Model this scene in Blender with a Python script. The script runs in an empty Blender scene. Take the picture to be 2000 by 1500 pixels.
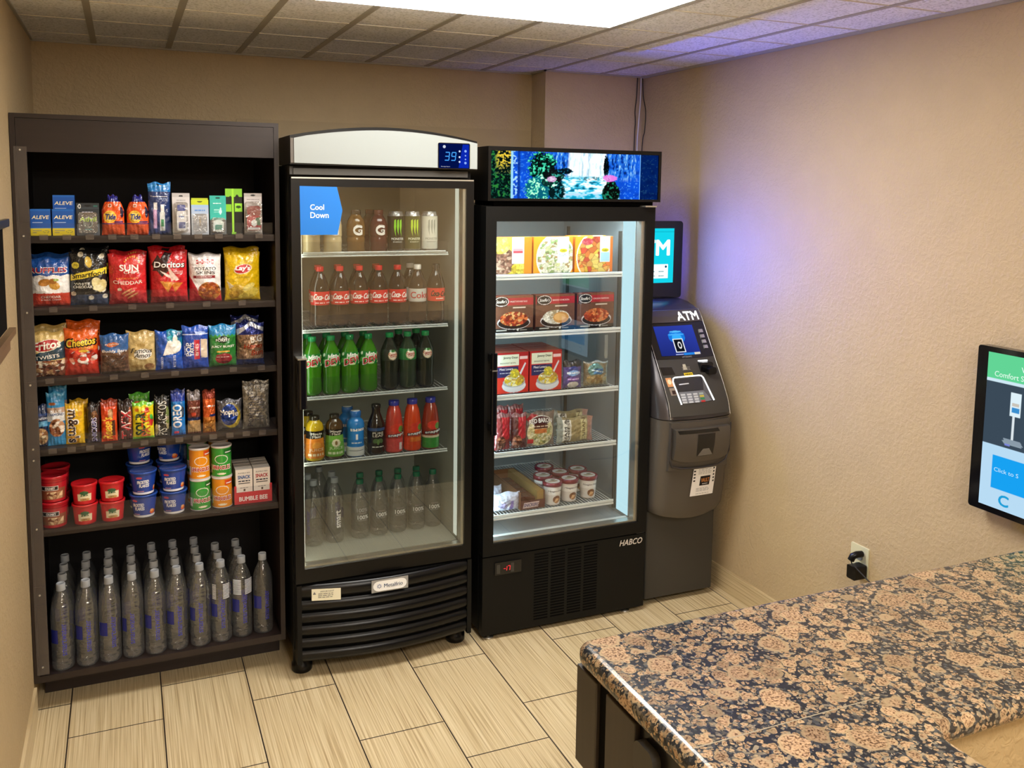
import bpy, bmesh, math, random
import numpy as np
from mathutils import Vector, Matrix
PI = math.pi
sc = bpy.context.scene
COL = sc.collection
# ------------------------------------------------------------------ camera
cam_d = bpy.data.cameras.new('camera'); cam = bpy.data.objects.new('camera', cam_d); COL.objects.link(cam)
pan, tilt, roll = .4063, .1067, -.0130
F_ = Vector((math.sin(pan)*math.cos(tilt), math.cos(pan)*math.cos(tilt), -math.sin(tilt)))
R_ = Vector((math.cos(pan), -math.sin(pan), 0)); D_ = F_.cross(R_)
R2 = R_*math.cos(roll)+D_*math.sin(roll); D2 = -R_*math.sin(roll)+D_*math.cos(roll)
mw = Matrix((R2, -D2, -F_)).transposed().to_4x4(); mw.translation = Vector((.342, -3.963, 1.873))
cam.matrix_world = mw
cam_d.sensor_width = 36; cam_d.sensor_fit = 'HORIZONTAL'; cam_d.lens = 1762.6*36/2000
cam_d.shift_x = 0; cam_d.shift_y = (561.1-750)/2000; cam_d.clip_start = .05
sc.camera = cam
# ------------------------------------------------------------------ world, exposure
w = bpy.data.worlds.new('world'); sc.world = w; w.use_nodes = True
w.node_tree.nodes['Background'].inputs[0].default_value = (1, .9, .8, 1)
w.node_tree.nodes['Background'].inputs[1].default_value = .05
sc.view_settings.view_transform = 'Standard'; sc.view_settings.look = 'None'
sc.view_settings.exposure = 0; sc.view_settings.gamma = 1; sc.view_settings.use_curve_mapping = False
LAMP_VIS, LAMP_ROOM = 23, 33      # strength of the ceiling panel in view / of those over the counter
# ------------------------------------------------------------------ colours and materials
def lin(c):
    c = np.asarray(c, float)
    return np.where(c <= .04045, c/12.92, ((c+.055)/1.055)**2.4)
def H(s):
    if not isinstance(s, str): return np.array(s, float)
    if len(s) == 3: s = ''.join(x*2 for x in s)
    return lin([int(s[i:i+2], 16)/255 for i in (0, 2, 4)])
def newmat(name):
    m = bpy.data.materials.new(name); m.use_nodes = True
    nt = m.node_tree; nt.nodes.clear()
    out = nt.nodes.new('ShaderNodeOutputMaterial')
    return m, nt, out
def N(nt, t, **kw):
    n = nt.nodes.new('ShaderNode'+t)
    for k, v in kw.items():
        if k.startswith('i_'):
            key = k[2:]; key = int(key) if key.isdigit() else key.replace('_', ' ')
            n.inputs[key].default_value = v
        else: setattr(n, k, v)
    return n
def rgba(c): c = H(c); return (float(c[0]), float(c[1]), float(c[2]), 1)
def princ(name, col, rough=.5, metal=0, spec=.5, bump=None, coat=0, emis=None, trans=0, sss=0):
    """bump = (scale, strength, distance)"""
    m, nt, out = newmat(name)
    b = N(nt, 'BsdfPrincipled'); nt.links.new(b.outputs[0], out.inputs[0])
    if col == 'VC':
        a = N(nt, 'VertexColor', layer_name='Col'); nt.links.new(a.outputs[0], b.inputs['Base Color'])
    else: b.inputs['Base Color'].default_value = rgba(col)
    b.inputs['Roughness'].default_value = rough; b.inputs['Metallic'].default_value = metal
    b.inputs['Specular IOR Level'].default_value = spec; b.inputs['Coat Weight'].default_value = coat
    b.inputs['Transmission Weight'].default_value = trans
    if bump:
        t = N(nt, 'TexCoord'); n = N(nt, 'TexNoise'); n.inputs['Scale'].default_value = bump[0]; n.inputs['Detail'].default_value = 3
        bp = N(nt, 'Bump'); bp.inputs['Strength'].default_value = bump[1]; bp.inputs['Distance'].default_value = bump[2]
        nt.links.new(t.outputs['Object'], n.inputs['Vector']); nt.links.new(n.outputs[0], bp.inputs['Height']); nt.links.new(bp.outputs[0], b.inputs['Normal'])
    if emis: b.inputs['Emission Color'].default_value = rgba(emis[0]); b.inputs['Emission Strength'].default_value = emis[1]
    return m
def emit(name, col, s):
    m, nt, out = newmat(name); e = N(nt, 'Emission'); e.inputs[1].default_value = s
    if col == 'VC':
        a = N(nt, 'VertexColor', layer_name='Col'); nt.links.new(a.outputs[0], e.inputs[0])
    else: e.inputs[0].default_value = rgba(col)
    nt.links.new(e.outputs[0], out.inputs[0]); return m
def clear(name, tint, refl, rough=.04, body=0, bodycol='fff', bump=None, ior=1.45):
    """thin clear plastic / glass: see-through with a Fresnel reflection"""
    m, nt, out = newmat(name)
    t = N(nt, 'BsdfTransparent'); t.inputs[0].default_value = rgba(tint)
    g = N(nt, 'BsdfGlossy'); g.inputs['Roughness'].default_value = rough
    fr = N(nt, 'LayerWeight'); fr.inputs['Blend'].default_value = .35
    mr = N(nt, 'MapRange'); mr.inputs['To Min'].default_value = refl; mr.inputs['To Max'].default_value = min(1, refl+.75)
    pw = N(nt, 'Math', operation='POWER'); pw.inputs[1].default_value = 1.6
    nt.links.new(fr.outputs['Facing'], pw.inputs[0]); nt.links.new(pw.outputs[0], mr.inputs['Value'])
    mx = N(nt, 'MixShader'); nt.links.new(mr.outputs[0], mx.inputs[0]); nt.links.new(t.outputs[0], mx.inputs[1]); nt.links.new(g.outputs[0], mx.inputs[2])
    last = mx
    if body:
        d = N(nt, 'BsdfDiffuse'); d.inputs[0].default_value = rgba(bodycol)
        m2 = N(nt, 'MixShader'); m2.inputs[0].default_value = body
        nt.links.new(mx.outputs[0], m2.inputs[1]); nt.links.new(d.outputs[0], m2.inputs[2]); last = m2
    if bump:
        tc = N(nt, 'TexCoord'); mp = N(nt, 'Mapping'); mp.inputs['Scale'].default_value = bump[3] if len(bump) > 3 else (1, 1, 1)
        n = N(nt, 'TexNoise'); n.inputs['Scale'].default_value = bump[0]
        bp = N(nt, 'Bump'); bp.inputs['Strength'].default_value = bump[1]; bp.inputs['Distance'].default_value = bump[2]
        nt.links.new(tc.outputs['Object'], mp.inputs[0]); nt.links.new(mp.outputs[0], n.inputs['Vector']); nt.links.new(n.outputs[0], bp.inputs['Height'])
        nt.links.new(bp.outputs[0], g.inputs['Normal']); nt.links.new(bp.outputs[0], fr.inputs['Normal'])
    nt.links.new(last.outputs[0], out.inputs[0]); return m

M = {}
M['foil'] = princ('foil_print', 'VC', .22, .0, .8, (48, .8, .009))
M['foil2'] = princ('silver_foil', 'VC', .25, .55, .8, (70, .8, .008))
M['card'] = princ('card_print', 'VC', .45, 0, .4)
M['gloss'] = princ('gloss_print', 'VC', .18, 0, .6)
M['matte'] = princ('matte_print', 'VC', .8, 0, .2)
M['juice'] = princ('juice', 'VC', .08, 0, .6)
M['screen'] = emit('screen', 'VC', 1.0)
M['screen_hi'] = emit('screen_bright', 'VC', 1.25)
M['screen_lo'] = emit('screen_soft', 'VC', .55)
M['clearbottle'] = clear('clear_bottle', (.9, .905, .91), .075, .05, .028, 'd4dade', (14, .5, .02, (1, 1, 2.6)))
M['clearwrap'] = clear('clear_wrap', (.9, .9, .9), .16, .1, .03, 'fff', (60, .8, .01))
M['acrylic'] = clear('acrylic', (.95, .96, .97), .012, .06, .006, 'ccd')
M['acrylic2'] = clear('acrylic_strip', (.8, .78, .78), .05, .18, .10, '98908e')
M['glass'] = clear('door_glass', (.93, .95, .94), .095, .0)
M['glass2'] = clear('freezer_glass', (.97, .98, .98), .06, .0)
M['black'] = princ('black_plastic', '070708', .3, 0, .3)
M['blackm'] = princ('black_satin_metal', '0b0b0a', .5, 0, .22, (300, .05, .001))
M['blackg'] = princ('black_gloss', '0c0c10', .1, 0, .5)
M['dark'] = princ('dark_void', '050505', .9, 0, .1)
M['charcoal'] = princ('charcoal_metal', '403e3a', .5, .2, .4)
M['atm'] = princ('taupe_metallic', '5c5752', .34, .45, .5)
M['atmside'] = princ('dark_taupe_metallic', '4a474a', .28, .55, .5)
M['silver'] = princ('silver', 'c9c9c4', .3, .9)
M['chrome'] = princ('chrome', 'd8d8d8', .12, 1)
M['white'] = princ('white_enamel', '858a88', .25, 0, .5)
M['liner'] = princ('grey_liner', 'a2a49a', .5, 0, .4)
M['liner2'] = princ('freezer_liner', '9ea3a4', .42, .1, .4)
M['wire'] = princ('white_wire', 'e4e8e4', .35, 0, .5)
M['blackwire'] = princ('cable_black', '15151c', .5)
M['whitecable'] = princ('cable_white', 'd8d8de', .5)
M['plate'] = princ('ivory_plate', 'd9d6b4', .4)
M['led'] = emit('cool_led', 'd0f4ff', 26)
M['led_top'] = emit('cool_led_top', 'd0f4ff', 110)
M['led_lens'] = emit('led_lens', 'bce8f4', 1.15)  # glow for the lit freezer side wall
M['ledf'] = emit('fridge_led', 'dfe4d2', .85)  # weak glow for the pale side wall of the cooler
M['blueled'] = emit('blue_led', '3c5cff', 680)  # for the added bar that throws blue on the right wall
M['ledf2'] = emit('cooler_led', 'f2f4e0', 7)  # for the strip added to brighten the cooler contents
M['blueled2'] = emit('blue_led_soft', '5a5cff', 9)  # for the added strip behind the sign
M['white_e'] = emit('lit_white', 'fff', 1.6)
M['lamp'] = emit('lamp_diffuser', 'fffaf2', LAMP_VIS)
M['lamp2'] = emit('lamp_diffuser_room', 'fff7ec', LAMP_ROOM)
M['tee'] = princ('ceiling_grid_paint', 'a9a498', .5)
M['red_e'] = emit('red_digits', 'ff3030', 2.5)
M['blue_e'] = emit('blue_digits', '3a8cff', 1.8)
M['tape'] = princ('paper', 'VC', .7, 0, .3)

def wall_mat(name, col, scale=55, strength=.35):
    m, nt, out = newmat(name); b = N(nt, 'BsdfPrincipled'); nt.links.new(b.outputs[0], out.inputs[0])
    b.inputs['Roughness'].default_value = .55; b.inputs['Specular IOR Level'].default_value = .35
    g = N(nt, 'NewGeometry')
    n = N(nt, 'TexNoise'); n.inputs['Scale'].default_value = scale; n.inputs['Detail'].default_value = 2.5; n.inputs['Distortion'].default_value = .6
    n2 = N(nt, 'TexNoise'); n2.inputs['Scale'].default_value = 9; n2.inputs['Detail'].default_value = 4
    nt.links.new(g.outputs['Position'], n.inputs['Vector']); nt.links.new(g.outputs['Position'], n2.inputs['Vector'])
    r = N(nt, 'ValToRGB'); r.color_ramp.elements[0].position = .42; r.color_ramp.elements[1].position = .62
    nt.links.new(n.outputs[0], r.inputs[0])
    bp = N(nt, 'Bump'); bp.inputs['Strength'].default_value = strength; bp.inputs['Distance'].default_value = .004
    nt.links.new(r.outputs[0], bp.inputs['Height']); nt.links.new(bp.outputs[0], b.inputs['Normal'])
    mx = N(nt, 'MixRGB'); c = H(col); mx.inputs[1].default_value = (*[float(x*.93) for x in c], 1); mx.inputs[2].default_value = (*[float(x*1.06) for x in c], 1)
    nt.links.new(n2.outputs[0], mx.inputs[0]); nt.links.new(mx.outputs[0], b.inputs['Base Color'])
    return m
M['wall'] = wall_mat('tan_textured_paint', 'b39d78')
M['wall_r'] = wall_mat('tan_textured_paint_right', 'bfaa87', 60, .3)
M['halfwall'] = wall_mat('tan_paint_low_wall', '9c8660')  # wall tan darkened to offset the strong room lamps on it
M['hatch'] = wall_mat('tan_painted_board', 'ab9672', 90, .1)

def ceil_mat():
    m, nt, out = newmat('acoustic_tile'); b = N(nt, 'BsdfPrincipled'); nt.links.new(b.outputs[0], out.inputs[0])
    b.inputs['Roughness'].default_value = .9; b.inputs['Specular IOR Level'].default_value = .1
    g = N(nt, 'NewGeometry'); n = N(nt, 'TexNoise'); n.inputs['Scale'].default_value = 120; n.inputs['Detail'].default_value = 3
    nt.links.new(g.outputs['Position'], n.inputs['Vector'])
    r = N(nt, 'ValToRGB'); r.color_ramp.elements[0].position = .36; r.color_ramp.elements[1].position = .5
    r.color_ramp.elements[0].color = rgba('cfd1d0'); r.color_ramp.elements[1].color = rgba('f7f8fa')
    nt.links.new(n.outputs[0], r.inputs[0]); nt.links.new(r.outputs[0], b.inputs['Base Color'])
    bp = N(nt, 'Bump'); bp.inputs['Strength'].default_value = .35; bp.inputs['Distance'].default_value = .003
    nt.links.new(n.outputs[0], bp.inputs['Height']); nt.links.new(bp.outputs[0], b.inputs['Normal']); return m
M['ceil'] = ceil_mat()

def floor_mat(name, bl=.6096, rh=.3048, off=.632, cx=.72, cy=-.1133, grout=.0022, groutcol='2a211b', plain=False):
    m, nt, out = newmat(name); b = N(nt, 'BsdfPrincipled'); nt.links.new(b.outputs[0], out.inputs[0])
    b.inputs['Specular IOR Level'].default_value = .45; b.inputs['Roughness'].default_value = .36
    g = N(nt, 'NewGeometry'); s = N(nt, 'SeparateXYZ'); nt.links.new(g.outputs['Position'], s.inputs[0])
    # fine grain running along Y
    cb = N(nt, 'CombineXYZ'); mxx = N(nt, 'Math', operation='MULTIPLY'); mxx.inputs[1].default_value = 190
    myy = N(nt, 'Math', operation='MULTIPLY'); myy.inputs[1].default_value = 2.2
    nt.links.new(s.outputs[0], mxx.inputs[0]); nt.links.new(s.outputs[1], myy.inputs[0]); nt.links.new(mxx.outputs[0], cb.inputs[0]); nt.links.new(myy.outputs[0], cb.inputs[1])
    if plain: nt.links.new(s.outputs[2], mxx.inputs[0])
    n = N(nt, 'TexNoise'); n.inputs['Scale'].default_value = 1; n.inputs['Detail'].default_value = 3; nt.links.new(cb.outputs[0], n.inputs['Vector'])
    r = N(nt, 'ValToRGB'); e = r.color_ramp.elements; e[0].position = .3; e[0].color = rgba('a58e68'); e[1].position = .68; e[1].color = rgba('dccba6')
    k = r.color_ramp.elements.new(.48); k.color = rgba('cab68e')
    nt.links.new(n.outputs[0], r.inputs[0])
    last = r.outputs[0]
    if not plain:
        ax = N(nt, 'Math', operation='ADD'); ax.inputs[1].default_value = cx+bl*20; ay = N(nt, 'Math', operation='ADD'); ay.inputs[1].default_value = cy+rh*20
        nt.links.new(s.outputs[1], ax.inputs[0]); nt.links.new(s.outputs[0], ay.inputs[0])
        # column parity -> offset, then distance to the nearest joint both ways
        q = N(nt, 'Math', operation='DIVIDE'); q.inputs[1].default_value = rh; nt.links.new(ay.outputs[0], q.inputs[0])
        fl = N(nt, 'Math', operation='FLOOR'); nt.links.new(q.outputs[0], fl.inputs[0])
        md = N(nt, 'Math', operation='MODULO'); md.inputs[1].default_value = 2; nt.links.new(fl.outputs[0], md.inputs[0])
        mo = N(nt, 'Math', operation='MULTIPLY_ADD'); mo.inputs[1].default_value = .385; nt.links.new(md.outputs[0], mo.inputs[0]); nt.links.new(ax.outputs[0], mo.inputs[2])
        def edge(src, period):
            a = N(nt, 'Math', operation='PINGPONG'); a.inputs[1].default_value = period/2; nt.links.new(src, a.inputs[0]); return a
        e1 = edge(mo.outputs[0], bl); e2 = edge(ay.outputs[0], rh)
        mn = N(nt, 'Math', operation='MINIMUM'); nt.links.new(e1.outputs[0], mn.inputs[0]); nt.links.new(e2.outputs[0], mn.inputs[1])
        lt = N(nt, 'Math', operation='LESS_THAN'); lt.inputs[1].default_value = grout; nt.links.new(mn.outputs[0], lt.inputs[0])
        mx = N(nt, 'MixRGB'); nt.links.new(lt.outputs[0], mx.inputs[0]); nt.links.new(last, mx.inputs[1]); mx.inputs[2].default_value = rgba(groutcol)
        last = mx.outputs[0]
        bp = N(nt, 'Bump', invert=True); bp.inputs['Distance'].default_value = .0015; nt.links.new(lt.outputs[0], bp.inputs['Height']); nt.links.new(bp.outputs[0], b.inputs['Normal'])
    nt.links.new(last, b.inputs['Base Color']); return m
M['floor'] = floor_mat('striated_porcelain_tile')
M['skirt'] = floor_mat('striated_tile_skirting', plain=True)

def granite():
    m, nt, out = newmat('brown_orbicular_granite'); b = N(nt, 'BsdfPrincipled'); nt.links.new(b.outputs[0], out.inputs[0])
    b.inputs['Roughness'].default_value = .2; b.inputs['Specular IOR Level'].default_value = .5
    g = N(nt, 'NewGeometry')
    wn = N(nt, 'TexNoise'); wn.inputs['Scale'].default_value = 48; wn.inputs['Detail'].default_value = 5
    nt.links.new(g.outputs['Position'], wn.inputs['Vector'])
    wa = N(nt, 'VectorMath', operation='MULTIPLY_ADD'); wa.inputs[1].default_value = (.017, .017, .017); nt.links.new(wn.outputs['Color'], wa.inputs[0]); nt.links.new(g.outputs['Position'], wa.inputs[2])
    def orbs(scale, thr, seed):
        v = N(nt, 'TexVoronoi', feature='F1'); v.inputs['Scale'].default_value = scale; v.inputs['Randomness'].default_value = .9
        a = N(nt, 'VectorMath', operation='ADD'); a.inputs[1].default_value = (seed, seed*.7, seed*.3); nt.links.new(wa.outputs[0], a.inputs[0]); nt.links.new(a.outputs[0], v.inputs['Vector'])
        sx = N(nt, 'SeparateColor'); nt.links.new(v.outputs['Color'], sx.inputs[0])
        th = N(nt, 'Math', operation='MULTIPLY_ADD'); th.inputs[1].default_value = thr*1.15; th.inputs[2].default_value = -thr*.12; nt.links.new(sx.outputs[0], th.inputs[0])
        d = N(nt, 'Math', operation='SUBTRACT'); nt.links.new(th.outputs[0], d.inputs[0]); nt.links.new(v.outputs['Distance'], d.inputs[1])
        return d, sx
    fine = N(nt, 'TexNoise'); fine.inputs['Scale'].default_value = 260; fine.inputs['Detail'].default_value = 4; nt.links.new(g.outputs['Position'], fine.inputs['Vector'])
    mid = N(nt, 'TexVoronoi'); mid.inputs['Scale'].default_value = 170; nt.links.new(g.outputs['Position'], mid.inputs['Vector'])
    # matrix: dark blue-black with grey and cream grains
    rm = N(nt, 'ValToRGB'); e = rm.color_ramp.elements; e[0].position = .0; e[0].color = rgba('1c2026'); e[1].position = 1; e[1].color = rgba('262b31')
    for p, c in ((.55, '20252c'), (.62, '474a4c'), (.72, '2c3036'), (.86, '8a7f6c')):
        k = rm.color_ramp.elements.new(p); k.color = rgba(c)
    sm = N(nt, 'SeparateColor'); nt.links.new(mid.outputs['Color'], sm.inputs[0]); nt.links.new(sm.outputs[0], rm.inputs[0])
    # orb fill: tan / salmon, speckled
    rf = N(nt, 'ValToRGB'); e = rf.color_ramp.elements; e[0].position = .38; e[0].color = rgba('5e4630'); e[1].position = .62; e[1].color = rgba('c6a682')
    k = rf.color_ramp.elements.new(.47); k.color = rgba('a6886a'); nt.links.new(fine.outputs[0], rf.inputs[0])
    last = rm.outputs[0]
    for sc_, thr, sd in ((127, .62, 3.1), (70, .60, 7.7), (38, .60, 1.3), (18, .60, 5.2)):
        d, sx = orbs(sc_, thr, sd)
        s1 = N(nt, 'MapRange'); s1.inputs['From Min'].default_value = -.01; s1.inputs['From Max'].default_value = .03; nt.links.new(d.outputs[0], s1.inputs[0])
        rim = N(nt, 'MapRange'); rim.inputs['From Min'].default_value = .05; rim.inputs['From Max'].default_value = .13; nt.links.new(d.outputs[0], rim.inputs[0])
        mr = N(nt, 'MixRGB'); mr.inputs[1].default_value = rgba('b39c7a'); nt.links.new(rim.outputs[0], mr.inputs[0]); nt.links.new(rf.outputs[0], mr.inputs[2])
        hs = N(nt, 'HueSaturation'); vv = N(nt, 'MapRange'); vv.inputs['To Min'].default_value = .5; vv.inputs['To Max'].default_value = .9
        nt.links.new(sx.outputs[1], vv.inputs[0]); nt.links.new(vv.outputs[0], hs.inputs['Value']); nt.links.new(mr.outputs[0], hs.inputs['Color'])
        mx = N(nt, 'MixRGB'); nt.links.new(s1.outputs[0], mx.inputs[0]); nt.links.new(last, mx.inputs[1]); nt.links.new(hs.outputs[0], mx.inputs[2]); last = mx.outputs[0]
    nt.links.new(last, b.inputs['Base Color']); return m
M['granite'] = granite()

def wood(name, c0, c1, rough=.35, axis=2, freq=60):
    m, nt, out = newmat(name); b = N(nt, 'BsdfPrincipled'); nt.links.new(b.outputs[0], out.inputs[0])
    b.inputs['Roughness'].default_value = rough; b.inputs['Specular IOR Level'].default_value = .4
    g = N(nt, 'NewGeometry'); mp = N(nt, 'Mapping'); s = [freq]*3; s[axis] = 2.5; mp.inputs['Scale'].default_value = s
    n = N(nt, 'TexNoise'); n.inputs['Scale'].default_value = 1; n.inputs['Detail'].default_value = 4
    nt.links.new(g.outputs['Position'], mp.inputs[0]); nt.links.new(mp.outputs[0], n.inputs['Vector'])
    mx = N(nt, 'MixRGB'); mx.inputs[1].default_value = rgba(c0); mx.inputs[2].default_value = rgba(c1); nt.links.new(n.outputs[0], mx.inputs[0]); nt.links.new(mx.outputs[0], b.inputs['Base Color'])
    return m
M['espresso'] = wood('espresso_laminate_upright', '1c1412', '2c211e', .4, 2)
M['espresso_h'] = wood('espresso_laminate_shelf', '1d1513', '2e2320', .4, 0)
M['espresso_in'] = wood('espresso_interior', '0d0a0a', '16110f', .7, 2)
M['blackwood'] = wood('black_brown_laminate', '2c2722', '3a342d', .45, 2)
M['brownwood'] = wood('brown_frame_wood', '4a3524', '8a7050', .5, 1, 30)

# ------------------------------------------------------------------ canvas (flat print artwork in plain colours)
RS = np.random.RandomState
def vnoise(nx, ny, cx, cy, seed):
    r = RS(seed).rand(cy+2, cx+2); y = np.linspace(0, cy, ny); x = np.linspace(0, cx, nx)
    yi = y.astype(int); xi = x.astype(int); fy = (y-yi)[:, None]; fx = (x-xi)[None, :]
    fy = fy*fy*(3-2*fy); fx = fx*fx*(3-2*fx)
    a = r[yi][:, xi]; b_ = r[yi][:, xi+1]; c = r[yi+1][:, xi]; d = r[yi+1][:, xi+1]
    return a*(1-fx)*(1-fy)+b_*fx*(1-fy)+c*(1-fx)*fy+d*fx*fy
class Cv:
    """canvas in metres: p across (0 = centre), q up from the bottom"""
    def __init__(s, w, h, bg, cell=.0017):
        s.w, s.h = w, h; s.nx = max(4, int(w/cell)); s.ny = max(4, int(h/cell))
        s.P, s.Q = np.meshgrid(np.linspace(-w/2, w/2, s.nx+1), np.linspace(0, h, s.ny+1))
        s.a = np.zeros((s.ny+1, s.nx+1, 3)); s.a[:] = H(bg)
        s.U = s.P/w*2; s.V = s.Q/h           # U -1..1, V 0..1
    def put(s, m, c): s.a[m] = H(c); return s
    def rect(s, u0, v0, u1, v1, c): return s.put((s.U >= u0) & (s.U <= u1) & (s.V >= v0) & (s.V <= v1), c)
    def ell(s, u, v, ru, rv, c, rot=0):
        # centre in (U,V); radii in fractions of half-width / height
        x = (s.U-u)*s.w/2; y = (s.V-v)*s.h; cr, sr = math.cos(rot), math.sin(rot)
        X = x*cr+y*sr; Y = -x*sr+y*cr
        return s.put((X/(ru*s.w/2))**2+(Y/(rv*s.h))**2 <= 1, c)
    def poly(s, pts, c):
        m = np.zeros(s.U.shape, bool); n = len(pts)
        for i in range(n):
            x1, y1 = pts[i]; x2, y2 = pts[(i+1) % n]
            if y1 == y2: continue
            m ^= ((s.V >= min(y1, y2)) & (s.V < max(y1, y2)) & (s.U < (x2-x1)*(s.V-y1)/(y2-y1)+x1))
        return s.put(m, c)
    def food(s, u, v, ru, rv, cols, size=.008, seed=1, rot=0, box=False):
        """a heap of pieces: nearest-seed cells in mixed colours"""
        x = (s.U-u)*s.w/2; y = (s.V-v)*s.h; cr, sr = math.cos(rot), math.sin(rot); X = x*cr+y*sr; Y = -x*sr+y*cr
        m = ((abs(X) <= ru*s.w/2) & (abs(Y) <= rv*s.h)) if box else ((X/(ru*s.w/2))**2+(Y/(rv*s.h))**2 <= 1)
        idx = np.argwhere(m)
        if len(idx) == 0: return s
        r = RS(seed); px = s.P[m]; py = s.Q[m]
        n = max(4, int((px.max()-px.min())*(py.max()-py.min())/size**2))
        n = min(n, 260)
        sx = r.uniform(px.min(), px.max(), n); sy = r.uniform(py.min(), py.max(), n); ci = r.randint(0, len(cols), n)
        C = np.array([H(c) for c in cols]); d = (px[:, None]-sx)**2+((py[:, None]-sy)*1.25)**2
        o = d.argsort(1)[:, :2]; k = o[:, 0]; dd = np.sqrt(np.take_along_axis(d, o, 1)); edge = (dd[:, 1]-dd[:, 0]) < size*.12
        c = C[ci[k]]*r.uniform(.75, 1.15, n)[k][:, None]; c[edge] *= .55
        s.a[m] = np.clip(c, 0, 1); return s
    def wave(s, v0, amp, k, c, ph=0, below=True):
        e = v0+amp*np.sin(s.U*k+ph); return s.put(s.V < e if below else s.V > e, c)
    def grain(s, seed, amt=.12, size=.006):
        n = vnoise(s.nx+1, s.ny+1, max(2, int(s.w/size)), max(2, int(s.h/size)), seed); s.a *= (1-amt+2*amt*n)[:, :, None]; return s
    def lines(s, u0, u1, v0, v1, n, c, seed=3, th=.35):
        """rows of unreadably small print"""
        r = RS(seed)
        for i in range(n):
            a = v0+(v1-v0)*i/n; b_ = a+(v1-v0)/n*th
            x = u0
            while x < u1:
                l = r.uniform(.06, .2)*(u1-u0); s.rect(x, a, min(x+l, u1), b_, c); x += l+.035*(u1-u0)
        return s

# ------------------------------------------------------------------ text outlines
_tx = {}
def glyphs(t, bold=.0):
    bold = 0
    k = (t, bold)
    if k not in _tx:
        cu = bpy.data.curves.new('text', 'FONT'); cu.body = t; cu.size = 1; cu.offset = bold; cu.resolution_u = 3
        ob = bpy.data.objects.new('text', cu); me = ob.to_mesh()
        v = np.array([x.co[:2] for x in me.vertices]).reshape(-1, 2); f = [tuple(p.vertices) for p in me.polygons]
        ob.to_mesh_clear(); bpy.data.objects.remove(ob); bpy.data.curves.remove(cu)
        if len(v): v = (v-v.min(0))/np.maximum(v.max(0)-v.min(0), 1e-6)-.5
        _tx[k] = (v, f)
    return _tx[k]

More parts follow.
